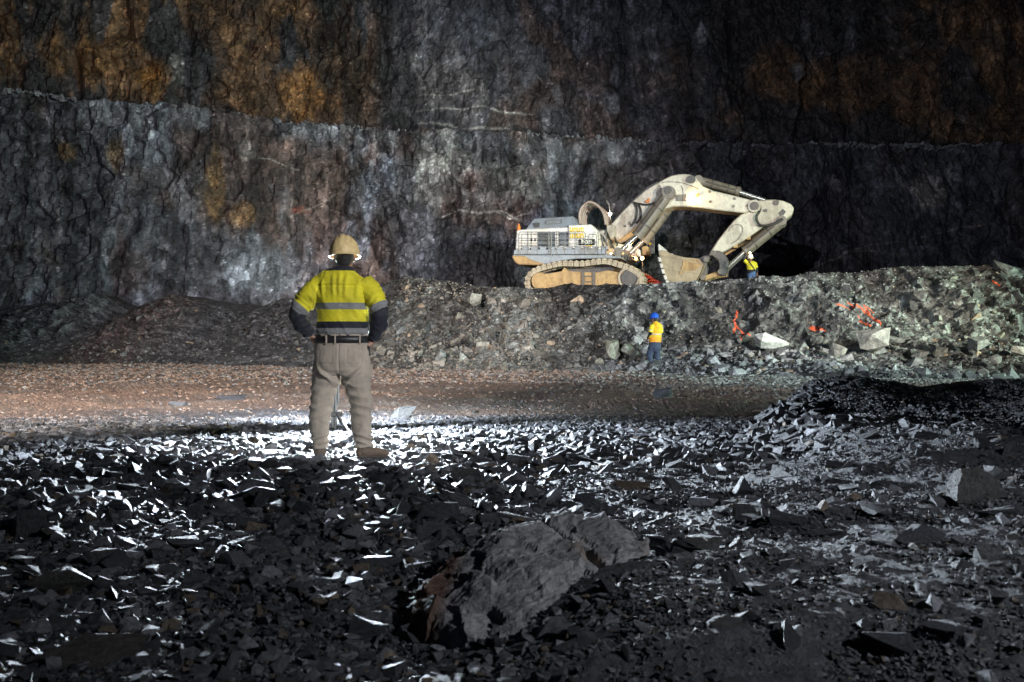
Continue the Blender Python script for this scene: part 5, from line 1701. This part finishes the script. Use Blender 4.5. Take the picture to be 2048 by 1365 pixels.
walker = simple_person("person in blue hard hat and orange shirt walking past the foot of the bench", f2,
    [(1310, 690, 11, .13, 0), (1310, 684, 12, .14, 0), (1311, 672, 12, .14, 0), (1312, 660, 12.5, .15, -.01), (1312, 653, 11.5, .13, -.01), (1311, 648, 8, .10, 0), (1310, 645, 4.6, .075, .02)],
    [[(1304, 651, 5.2), (1302.5, 658, 5), (1300.5, 666, 4.2), (1300, 671, 3.6), (1297, 677, 2.8)], [(1319, 651, 5.2), (1322, 658, 4.8), (1323, 667, 4.2), (1322.5, 672, 3.6), (1320, 680, 2.8)]],
    [[-.05, -.08, -.08, -.04, .06], [.05, .08, .08, .12, .2]],
    [[(1305, 692, 8), (1301, 704, 7.2), (1299.5, 712, 6.2), (1302, 723, 5.2), (1304.5, 732, 4.8)], [(1314, 692, 8), (1315, 704, 7), (1315, 713, 6), (1318, 725, 5), (1320.5, 733, 4.6)]],
    [[-.02, .02, .04, -.02, -.06], [.03, .10, .12, .10, .06]],
    [(1310, 685, 12, .14, 0), (1310, 690, 12, .15, -.01), (1310, 698, 11.5, .145, -.01), (1309, 703, 9, .10, 0)],
    f2(1309, 638.5, 0.03), (-0.75, 0.6, -0.1), M['shirt_orange'], M['darkjean'], M['helmet_blue'],
    [(f2(1297, 677, .06), (-0.3, 0.5, -0.5), (0.8, 0.3, 0.1), (0, 0.6, 0.5), 1.0, 0.7), (f2(1320, 680, .2), (-0.5, 0.4, -0.5), (-0.5, -0.2, -0.1), (0, 0.6, 0.6), 1.0, 0.6)],
    [(-0.8, 0.5), (-0.5, 0.8)])

# ---- person on the bench holding a lamp up to the ram
f3 = Fig(1504, 580, 45.5)
top = simple_person("person in white hard hat reaching up under the excavator arm with a lamp", f3,
    [(1503, 549, 7.6, .13, 0), (1503, 545, 8.2, .14, 0), (1503, 540, 8.6, .14, 0), (1502.5, 532, 9.2, .145, 0), (1502, 527, 9.6, .13, 0), (1501.5, 524.5, 7, .11, 0), (1501, 522.8, 3.6, .075, -.01)],
    [[(1495.5, 526, 4.0), (1491.5, 523.8, 3.6), (1488, 521, 3.2), (1486.8, 518.5, 2.7), (1489.5, 514, 2.5), (1492.5, 509.5, 2.0)], [(1509, 526.5, 3.8), (1511.5, 530, 3.4), (1512.8, 535, 3.1), (1513.2, 538.5, 2.7), (1513.5, 543, 2.5), (1513, 547.5, 2.0)]],
    [[0, -.02, -.04, -.06, -.05, -.03], [0, .02, .02, 0, -.04, -.08]],
    [[(1499.5, 549, 5.0), (1499.4, 554, 4.6), (1499.5, 565, 3.9), (1500, 576, 3.3)], [(1507, 549, 5.0), (1507.6, 554, 4.5), (1508, 565, 3.8), (1508, 576, 3.3)]],
    [[0, -.01, -.02, 0], [0, -.03, -.03, 0]],
    [(1503.5, 543.5, 8.4, .14, 0), (1503.5, 547, 8.6, .145, 0), (1503.5, 551, 8.2, .14, 0), (1503.5, 553, 6, .10, 0)],
    f3(1500.6, 518.2, -0.02), (0.1, -1, 0.1), M['shirt_top'], M['jean'], M['helmet_white'],
    [(f3(1492.5, 509.5, -.03), (0.75, -0.1, 0.65), (0.5, -0.2, -0.8), (-0.2, -0.9, 0.3), 1.0, 0.9), (f3(1513, 547.5, -.08), (-0.05, -0.3, -0.9), (-0.7, -0.5, 0), (-0.4, -0.8, 0.2), 1.0, 0.5)],
    [(-0.3, -1), (0.3, -1)])
bm = bmesh.new()
add_tube(bm, bez([f3(1496.5, 523.5, -0.13), f3(1500, 529, -0.165), f3(1505, 536, -0.165), f3(1509, 542, -0.13)], 5), 0.025, 6)
bm_obj("shoulder_strap", bm, M['rubber'], top)
lt = empty("hand_lamp", top.location + f3(1497.6, 506.8, -0.06))
tag(lt, "small glowing hand lamp held up by the person in the white hard hat", "lamp")
bm = bmesh.new(); add_cyl(bm, (-0.13, 0.0, -0.045), (-0.01, -0.03, 0.0), 0.022, 12); add_cyl(bm, (-0.03, -0.025, -0.008), (0.01, -0.035, 0.008), 0.038, 14, 0.05)
bm_obj("lamp_body", bm, M['rubber'], lt)
bm = bmesh.new(); bmesh.ops.create_uvsphere(bm, u_segments=14, v_segments=8, radius=0.05, matrix=Matrix.Translation((0.02, -0.05, 0.005)))
bm_obj("lamp_glass", bm, M['glow_warm'], lt, True)
lamp_light("hand_lamp_light", (0.05, -0.16, 0.0), 12, (1, 0.75, 0.4), parent=lt)

# ------------------------------------------------------------------ tripod floodlight beyond the man
tb = P(671, 857, 11.1); tb.z = float(gz(tb.x, 11.1))
tri = empty("tripod_floodlight", tb)
tag(tri, "tripod work light with two flood heads standing behind the man's legs", "work light")
H = 0.87 - tb.z
bm = bmesh.new(); add_cyl(bm, (0, 0, 0.02), (0, 0, 0.62), 0.016, 14); bm_obj("pole", bm, M['rail'], tri)
bm = bmesh.new(); add_cyl(bm, (0.03, 0, 0.30), (0.03, 0, H - 0.14), 0.013, 14); bm_obj("pole", bm, M['rail'], tri)
bm = bmesh.new(); add_cyl(bm, (-0.032, 0, 0.05), (-0.032, 0, H - 0.14), 0.016, 14); bm_obj("pole", bm, M['rail'], tri)
for bz_, bs_ in ((0.185, (0.15, 0.07, 0.05)), (H - 0.14, (0.14, 0.05, 0.03))):
    bm = bmesh.new(); add_box(bm, (0.0, 0, bz_), bs_); bmesh.ops.bevel(bm, geom=bm.edges[:], offset=0.006, segments=1, affect='EDGES')
    bm_obj("bracket", bm, M['dark'], tri)
for ang, ln_ in ((-50, 0.34), (78, 0.26), (196, 0.36)):
    a = R(ang); e = Vector((math.cos(a) * ln_, math.sin(a) * ln_, -0.01))
    bm = bmesh.new(); add_cyl(bm, (math.cos(a) * 0.03, math.sin(a) * 0.03, 0.19), e, 0.012, 10)
    lg = bm_obj("leg", bm, M['rail'], tri)
    bm = bmesh.new(); add_cyl(bm, e + Vector((0, 0, -0.01)), e + Vector((0, 0, 0.02)), 0.02, 10); bm_obj("foot", bm, M['rubber'], lg)
    bm = bmesh.new(); add_cyl(bm, (0, 0, 0.04), e * 0.55 + Vector((0, 0, 0.075)), 0.007, 8); bm_obj("brace", bm, M['rail'], tri)
for sg, pw in ((-1, 1900), (1, 650)):
    hd_ = empty("flood_head", (-0.05, 0, H)); hd_.parent = tri; hd_.rotation_euler = (0, 0, R(28) if sg < 0 else math.pi + R(3))
    bm = bmesh.new(); add_box(bm, (0, -0.055, 0), (0.24, 0.07, 0.20)); bmesh.ops.bevel(bm, geom=bm.edges[:], offset=0.01, segments=2, affect='EDGES'); 
    bm_obj("housing", bm, M['dark'], hd_)
    bm = bmesh.new(); add_box(bm, (0, -0.092, 0), (0.21, 0.012, 0.17)); bm_obj("glass", bm, M['led'], hd_)
    l = bpy.data.lights.new("flood_head_light", 'AREA'); l.shape = 'RECTANGLE'; l.size = 0.21; l.size_y = 0.17; l.energy = pw; l.color = (0.78, 0.89, 1.0); l.spread = R(170 if sg < 0 else 158)
    lo_ = bpy.data.objects.new("flood_head_light", l); COL.objects.link(lo_); lo_.parent = hd_; lo_.location = (0, -0.102, 0)
    lo_.rotation_euler = (R(-90), 0, 0)
    hd_.rotation_euler.x = R(-1)

# ------------------------------------------------------------------ loose rock
rg = np.random.default_rng(5)
def hit_ground(px, py):
    Y = (CAMZ - 0.02) * F / max(20, (py - HOR))
    for _ in range(12):
        x = (px - 1024) / F * Y
        z = float(gz(x, Y))
        Y = 0.5 * Y + 0.5 * (CAMZ - z) * F / max(20, (py - HOR))
    return (px - 1024) / F * Y, Y, float(gz((px - 1024) / F * Y, Y))

# the big slab of rock in the foreground
pts = [P(915, 1255, 3.40), P(1000, 1075, 4.05), P(1010, 1060, 4.15), P(1095, 1030, 4.45), P(1180, 1026, 4.5), P(1275, 1050, 4.4), P(1298, 1085, 4.2), P(1285, 1120, 4.0), P(1195, 1155, 3.75), P(1130, 1245, 3.4), P(1045, 1292, 3.30), P(935, 1300, 3.46),
       P(806, 1212, 3.72), P(826, 1300, 3.56), P(905, 1105, 4.15)]
c0 = sum(pts, Vector()) / len(pts); c0.z = 0.0
loc = [p - c0 for p in pts] + [Vector((p.x * 1.05, p.y * 1.02, -0.25)) - Vector((c0.x * 1.05 - 0, c0.y * 1.02, 0)) for p in pts[::2]]
ca, cb = P(1085, 1030, 4.4) - c0, P(1215, 1120, 3.85) - c0
def groove(co):
    a = np.array(ca)[:2]; b = np.array(cb)[:2]; p = co[:, :2] + 0.02 * np.stack([noise(co[:, 0] * 9, co[:, 1] * 9, 0, 3), noise(co[:, 0] * 9, co[:, 1] * 9, 5, 3)], -1)
    t = np.clip(((p - a) @ (b - a)) / ((b - a) @ (b - a)), 0, 1)
    d = np.linalg.norm(p - a - t[:, None] * (b - a), axis=1)
    nx = (p - a) @ np.array((b[1] - a[1], a[0] - b[0])) / np.linalg.norm(b - a)
    return -0.075 * np.exp(-(d / 0.016) ** 2) + 0.02 * sstep(-0.01, 0.02, -nx) * 0
hb = hull([tuple(p) for p in loc]); hb.verts.index_update()
bme = fuse("boulder", [([v.co.copy() for v in hb.verts], [tuple(v.index for v in f.verts) for f in hb.faces])], 0.011, 1, 0.5)
hb.free()
bme.polygons.foreach_set("use_smooth", np.zeros(len(bme.polygons), bool)); bme.materials.clear(); bme.materials.append(M['bigslab'])
co, no = mv(bme)
ca_, vx_, vy_, vd_ = voro(co[:, 0] * 7 + co[:, 2] * 3, co[:, 1] * 4.5 + co[:, 2] * 3, 8)
cb_, wx_, wy_, wd_ = voro(co[:, 0] * 19 + co[:, 2] * 6, co[:, 1] * 13 - co[:, 2] * 6, 9)
d = 0.016 * fbm(co[:, 0] * 3.2, co[:, 1] * 3.2, co[:, 2] * 3.2, 4, 3) + 0.030 * ((ca_ - 0.5) + vx_ * (ca_ - 0.5) * 3) * sstep(0, 0.12, vd_) + 0.007 * ((cb_ - 0.5) + wy_ * (cb_ - 0.4) * 2) * sstep(0, 0.2, wd_)
d = d + 0.010 * fbm(co[:, 0] * 26, co[:, 1] * 18, co[:, 2] * 26, 3, 4) + 0.005 * ridged(co[:, 0] * 12 + co[:, 1] * 7, co[:, 1] * 30 - co[:, 0] * 20, co[:, 2] * 12, 2, 6) + groove(co)
setv(bme, co + no * d[:, None])
co, no = mv(bme)
tint = np.empty((len(co), 3)); tint[:] = (0.21, 0.205, 0.21)
tint = lerp3(tint, np.array((0.30, 0.20, 0.11)), sstep(0.15, 0.5, fbm(co[:, 0] * 3, co[:, 1] * 3, co[:, 2] * 3, 3, 4)) * 0.8)
tint = lerp3(tint, np.array((0.09, 0.05, 0.034)), sstep(-0.17, -0.24, co[:, 0] + c0.x + 0.10 * (4.0 - co[:, 1] - c0.y)))  # brown left face, its shade deepened in the tint
a_ = bme.attributes.new("tint", 'FLOAT_COLOR', 'POINT'); cc4 = np.ones((len(co), 4), np.float32); cc4[:, :3] = tint; a_.data.foreach_set("color", cc4.ravel())
big = link("boulder", bme); big.location = c0
tag(big, "huge cracked grey slab of rock half buried in the gravel in the foreground", "boulder")

PLACED = [(c0.x, c0.y, 0.55)]
def place_rock(px, py, wpx, flat, label, group=None, mesh=None, mat=None, sc=(1, 1, 1), rz=None, sink=0.35, name="rock", tilt=0.12):
    x, y, z = hit_ground(px, py)
    s = wpx / F * y / 2
    o = bpy.data.objects.new(name, mesh); COL.objects.link(o)
    o.scale = (s * sc[0], s * sc[1], s * sc[2])
    o.rotation_euler = (rg.normal(0, tilt), rg.normal(0, tilt), rg.uniform(0, 6.28) if rz is None else rz)
    o.location = (x, y, z + s * sc[2] * flat * (1 - 2 * sink))
    tag(o, label, "rock", group)
    PLACED.append((x, y, s))
    return o
special = [
    (872, 1040, 125, 0, "flat oval dark rock lying just left of the big cracked slab", 1, (1, 1, 1)),
    (865, 1072, 80, 1, "squat grey rock wedged below the flat oval rock", 0.2, (1, 1, 1)),
    (1490, 1035, 70, 2, "angular rock with a bright lit face at the foot of the right slope", 0.5, (1, 1, 1.6)),
    (1570, 1048, 120, 3, "long dark rock ridge just right of the bright faced rock", 0.1, (1, 1, 1.2)),
    (1950, 990, 190, 4, "broad rounded rock half buried in the slope at the far right", 0.3, (1, 1, 1.3)),
    (1985, 1030, 150, 5, "flat rock below the broad rounded rock at the far right", 0.1, (1, 1, 0.8)),
    (268, 1020, 80, 6, "brown faced rock standing out of the rubble left of the man's shadow", 0.4, (1, 1, 1.5)),
    (75, 1000, 60, 7, "small brown rock near the left edge of the photo", 0.8, (1, 1, 1.5)),
    (175, 1330, 330, 8, "long pale slab lying slanted in the bottom left corner", 0.45, (1, 0.5, 0.6)),
    (1840, 1085, 110, 9, "pale edged slab lying on the right slope under the broad rounded rock", 0.0, (1, 1, 1)),
    (1890, 1270, 110, 10, "grey block in the lower right corner", -0.6, (1, 1, 1)),
    (1450, 1255, 90, 11, "rounded rock in the gravel right of the big slab", 0.4, (1, 1, 1)),
    (120, 1190, 130, 12, "dark hump of rock at the left edge near the bottom", 0.4, (1, 1, 1.3)),
    (930, 965, 110, 13, "wide dark rock lying right of the man's boots", 0.1, (1, 1, 1.4)),
    (690, 965, 90, 14, "dark rock just in front of the man's boots", 0.1, (1, 1, 0.6)),
    (1330, 800, 62, 15, "dark rock on the brown road in the middle distance, largest of a small heap", 0.0, (1, 1, 1.1)),
    (460, 800, 60, 16, "pale flat rock on the brown road left of the man", 0.0, (1, 1, 0.8)),
    (355, 812, 40, 17, "second pale flat rock on the brown road, farther left", 0.0, (1, 1, 0.8)),
    (2020, 1120, 180, 18, "big slab lying at the right edge of the photo", 0.1, (1, 1, 0.9)),
    (1660, 1070, 100, 19, "thin slab leaning on the right slope", -0.4, (1, 1, 1)),
]
rg2 = np.random.default_rng(77)
ROUND = [detail_rock("round_rock_shape", rand_pts(60, 0.42, rg2, 1.0), M['slab'], 3, 0.06, 200 + i) for i in range(3)]
for i, (px, py, wp, sh, lb, rz, sc) in enumerate(special):
    place_rock(px, py, wp, 0.35, lb, None, ROUND[sh % 3] if sh in (0, 4, 11) else SLABS[sh % len(SLABS)], sc=sc, rz=rz, sink=0.3 if wp < 150 else 0.45)

ZL = {
    'left': ("dark angular slate rock lying loose in the rubble left of the man's shadow", "loose rocks left of the man's shadow"),
    'mid': ("dark angular slate rock lying loose between the man and the big cracked slab", "loose rocks in the middle foreground"),
    'slope': ("dark angular rock lying loose on the gravel slope on the right", "loose rocks on the right slope"),
    'road': ("small loose rock lying on the brown haul road", "loose rocks on the haul road"),
}
cnt = 0; tries = 0
while cnt < 276 and tries < 9000:
    tries += 1
    px = rg.uniform(-120, 2170); py = 745 + 640 * rg.uniform(0, 1) ** 0.75
    if rg.random() < 0.4: py = rg.uniform(880, 1150)
    wp = min(110, (17 + 22 * rg.pareto(2.0)) * (0.45 + 0.8 * (py - 740) / 500))
    x, y, z = hit_ground(px, py)
    s = wp / F * y / 2
    if any((x - a) ** 2 + (y - b) ** 2 < (0.75 * (c + s)) ** 2 for a, b, c in PLACED): continue
    if abs(x + 2.06) < 0.35 and abs(y - 11.1) < 0.35: continue
    if abs(x + 1.4) < 0.5 and 7.3 < y < 8.8: continue
    if y > 22: continue
    zone = 'road' if y > 13.2 else ('left' if px < 600 + 0.0 else ('slope' if x > 1.15 + 0.12 * (y - 4) else 'mid'))
    place_rock(px, py, wp, 0.35, ZL[zone][0], ZL[zone][1], SLABS[int(rg.integers(0, len(SLABS)))], sc=(1, 1, rg.uniform(0.8, 1.5)), sink=0.3, tilt=0.22)
    cnt += 1

# the uncountable rest: broken stone carpeting the floor
def carpet(n, smin, smax, pw, y0, y1):
    Y = np.exp(rg.uniform(np.log(y0), np.log(y1), n))
    X = rg.uniform(-1, 1, n) * (0.54 * Y + 1.2)
    s = Y * smin * (1 + rg.pareto(pw, n)).clip(1, smax / smin)
    s = np.clip(s, 0.006, np.interp(Y, [0, 9, 13, 16, 40], [0.2, 0.10, 0.035, 0.035, 0.12]))
    s = np.where((np.abs(X + 1.4) < 0.5) & (Y > 7.4) & (Y < 8.9), np.minimum(s, 0.03), s)
    keep = ~((np.abs(X - c0.x) < 0.30) & (np.abs(Y - c0.y) < 0.42) & (s > 0.03))
    keep &= ~((np.hypot(X + 1.43, (Y - 8.42)) < 0.5) & (s > 0.03))
    keep &= ~((X > 3.0 + 0.0 * Y) & (Y > 8) & (Y < 15) & (s > 0.07))
    keep &= ~((Y > 13) & (Y < 23) & (rg.random(n) < 0.86))
    X, Y, s = X[keep], Y[keep], s[keep]
    Z = gz(X, Y) + s * 0.12
    u = rg.random(len(X))
    col = np.empty((len(X), 3)); b = 0.03 + 0.12 * rg.random(len(X)) ** 1.8; col[:] = np.stack([b, b * 1.02, b * 1.12], -1)
    col = np.where((u > 0.95)[:, None], np.array((0.11, 0.085, 0.062)) * rg.uniform(0.6, 1.2, (len(X), 1)), col)
    rd = sstep(11.5, 14.5, Y) * (rg.random(len(X)) < 0.75)
    col = lerp3(col, np.array((0.21, 0.145, 0.11)), rd * 0.9)
    pl = (rg.random(len(X)) < np.where(Y > 21, 0.15, 0.05)) & (Y > 11)
    col = np.where(pl[:, None], np.array((0.22, 0.215, 0.21)), col)
    rt = (X > 3.6 - 0.10 * (22 - Y) + rg.normal(0, 1.3, len(X))) & (Y > 21 + rg.normal(0, 1.2, len(X)))
    col = np.where(rt[:, None], np.array((0.24, 0.25, 0.225)) * rg.uniform(0.5, 1.5, (len(X), 1)), col)
    eg = np.interp(Y, [7.5, 9.0, 10.5, 12.0, 12.6], [2.3, 2.25, 2.75, 3.55, 3.9]) + 0.5
    md = (X > eg) & (Y > 7.5) & (Y < 15)
    s = np.where(md, np.minimum(s, 0.028), s)
    sl = (X > 0.25 + 0.25 * noise(X * 1.5, Y * 1.5, 0, 51)) & (Y < 7.5) & (rg.random(len(X)) < 0.88)
    s = np.where(sl, np.minimum(s, 0.012 + 0.009 * rg.random(len(X))), s)
    col = np.where(md[:, None], col * 0.6, col)  # mound behind its lit flank: shade put into the stone colour
    return np.stack([X, Y, Z], -1), s, col
parts_ = [carpet(110000, 0.0020, 0.009, 2.0, 1.3, 42), carpet(42000, 0.0045, 0.016, 2.4, 1.3, 24), carpet(4500, 0.010, 0.022, 3, 1.5, 12), carpet(60000, 0.0022, 0.006, 2.4, 1.3, 9)]
o = scatter_mesh("gravel", np.concatenate([p[0] for p in parts_]), np.concatenate([p[1] for p in parts_]), np.concatenate([p[2] for p in parts_]), SMALL, 0.30, rg, M['gravel'])
tag(o, "broken stone and gravel carpeting the quarry floor", "gravel", None, 'stuff')

# rubble on the bench and along the foot of the cliff
n = 60000
X = rg.uniform(-36, 44, n); v = rg.beta(1.25, 1.3, n) * 2.1
kp = ((X > -6) | (rg.random(n) < 0.4)) & ~((X > 3.5) & (v > 0.95) & (v < 1.93) & (rg.random(n) < 0.55))
X, v = X[kp], v[kp]; n = len(X)
X, Y, Z = bench_pt(X, v)
s = np.clip(0.036 * (1 + rg.pareto(1.9, n)), 0.036, 0.30) * np.where(X < -7, 0.75, 1.0)
s = np.where(v < 0.8, s * rg.uniform(0.6, 1.3, n), s)
s = np.where(v > 1.82, np.minimum(s, 0.07), s)
Z = Z - 0.25 * s; Y = Y + 0.3 * s * (v > 1)
b = rg.uniform(0.05, 0.24, n) * np.interp(X, [-6, -3, 2, 6], [0.8, 0.7, 0.75, 1.0])  # left slope stones painted darker to offset spill from the cliff light
col = np.stack([b * 0.97, b * 1.01, b * 0.99], -1)
u = rg.random(n)
tm = fbm(X * 0.33, Z * 0.55, Y * 0.2, 4, 155)
col = col * (0.45 + 1.1 * sstep(-0.28, 0.3, tm))[:, None]
wm = sstep(3.5, 1.0, X) * sstep(-9, -5, X)
col = col * (1 - wm[:, None] * np.array((-0.12, 0.02, 0.16)))  # warm light from the excavator side put into the left slope's tint
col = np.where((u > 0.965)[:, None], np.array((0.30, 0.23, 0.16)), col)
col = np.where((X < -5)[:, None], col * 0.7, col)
p1 = (np.stack([X, Y, Z], -1), s, col)
# broken rock along the lip of the lower cliff
n = 9000
ss = rg.uniform(5, 110, n); bk_ = rg.uniform(0.0, 2.6, n)
cz_ = np.interp(ss, sv, crest)
pp = WA[None] + ss[:, None] * WD + (-(0.14 * cz_ + bk_) + 0.2)[:, None] * WN
s = np.clip(0.05 * (1 + rg.pareto(2.0, n)), 0.05, 0.26)
b = rg.uniform(0.09, 0.26, n)
p2 = (np.stack([pp[:, 0], pp[:, 1], cz_ - 0.05 + rg.uniform(0, 0.1, n)], -1), s, np.stack([b, b, b * 1.06], -1))
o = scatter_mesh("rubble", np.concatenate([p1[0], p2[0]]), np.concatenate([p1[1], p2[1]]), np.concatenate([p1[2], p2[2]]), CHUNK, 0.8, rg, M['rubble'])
tag(o, "broken rock rubble covering the bench slope", "rubble", None, 'stuff')

def on_bench(px, py, vmax=2.0):
    best = None
    vs = np.linspace(0.05, vmax, 160)
    for Yg in (33.0,):
        x = (px - 1024) / F * Yg
        for _ in range(4):
            xs, ys, zs = bench_pt(np.full(160, x), vs)
            row = HOR - (zs - CAMZ) / ys * F
            i = int(np.argmin(np.abs(row - py)))
            x = (px - 1024) / F * ys[i]
    return Vector((x, ys[i], zs[i]))
def place_boulder(px, py, wpx, label, group=None, mesh=None, sc=(1, 1, 1), rz=None, lift=0.0):
    p = on_bench(px, py)
    s = wpx / F * p.y / 2 * (1.25 if lift > 0.5 else 1.0)
    o = bpy.data.objects.new("boulder", mesh); COL.objects.link(o)
    o.scale = (s * sc[0], s * sc[1], s * sc[2])
    o.rotation_euler = (rg.normal(0, 0.2), rg.normal(0, 0.2), rg.uniform(0, 6.28) if rz is None else rz)
    o.location = p + Vector((0, s * 0.05 - s * lift, s * 0.15 + 0.35 * s * lift))
    tag(o, label, "boulder", group)
    BPL.append((px, py, wpx / 2))
    return o
BPL = [(1310, 715, 12)]
pale = BOULDERS[9].copy(); pale.materials.clear(); pale.materials.append(M['palerock'])
place_boulder(1538, 697, 52, "white boulder at the foot of the bench below the left orange paint mark", None, pale, (1.15, 0.9, 0.72), 0.2, 1.0)
for i, (px, py, wp, lb, sc) in enumerate([
    (1732, 697, 70, "largest grey boulder at the foot of the bench, below the paired orange paint strokes", (1, 1, 0.85)),
    (1665, 712, 38, "grey boulder just left of the largest boulder", (1, 1, 1)),
    (1872, 713, 36, "pale square boulder at the foot of the bench, far right", (1, 1, 1)),
    (1785, 688, 32, "greenish boulder just right of the largest boulder", (1, 1, 0.8)),
    (1945, 700, 46, "grey boulder in the pile at the right edge of the bench foot", (1, 1, 0.8)),
    (2020, 715, 50, "flat boulder at the right edge of the photo below the bench", (1, 1, 0.6)),
    (1222, 715, 40, "tall pointed pale boulder left of the walking person", (0.9, 0.8, 1.2)),
    (1257, 713, 28, "round pale boulder between the pointed boulder and the walking person", (1, 1, 1)),
    (950, 608, 28, "brownish boulder high on the rubble slope behind the man", (1, 1, 1.1)),
    (880, 718, 24, "bright square boulder at the slope foot right of the man", (1, 1, 1.1)),
    (925, 720, 20, "small white boulder at the slope foot right of the man", (1, 1, 0.9)),
    (800, 668, 26, "brown and grey boulder at the man's right elbow", (1, 1, 0.9)),
    (1025, 695, 30, "bluish boulder midway along the slope foot", (1, 1, 0.9)),
    (1840, 597, 36, "grey block high on the bench face under its right part", (1, 0.8, 0.9)),
    (1875, 640, 26, "grey block in the bench face, middle right", (1, 0.8, 0.9)),
    (1905, 560, 22, "rounded boulder on the bench top near the right edge", (1, 1, 0.8)),
    (2010, 540, 60, "dark rock mound on top of the bench at the right edge", (1, 1, 0.6)),
    (1650, 665, 52, "boulder with an orange paint blotch in the bench face", (1, 0.5, 0.6)),
]):
    place_boulder(px, py, wp, lb, None, BOULDERS[(i * 3 + 4) % len(BOULDERS)], sc, lift=1.0 if i < 12 else 0.2)
BZ_ = {'slope': ("angular grey boulder lying on the rubble slope below the excavator", "boulders on the rubble slope"),
       'wall': ("angular grey boulder in the blasted bench face or at its foot on the right", "boulders along the bench face"),
       'far': ("dark boulder in the rubble at the foot of the cliff on the left", "boulders at the cliff foot")}
cnt = 0; tries = 0
while cnt < 215 and tries < 5000:
    tries += 1
    px = rg.uniform(0, 2060) if rg.random() < 0.25 else rg.uniform(760, 2060)
    py = rg.uniform(592, 740) if px > 1250 else rg.uniform(600, 735)
    wp = min(26, 7.5 + 4.5 * rg.pareto(2.2))
    if px < 760: wp *= 0.7
    if any(math.hypot(px - a, py - b) < 0.8 * (c + wp / 2) for a, b, c in BPL): continue
    zn = 'far' if px < 640 else ('slope' if px < 1270 else 'wall')
    place_boulder(px, py, wp, *BZ_[zn], BOULDERS[int(rg.integers(0, len(BOULDERS)))], (1, 0.9, rg.uniform(0.7, 1.1)))
    cnt += 1
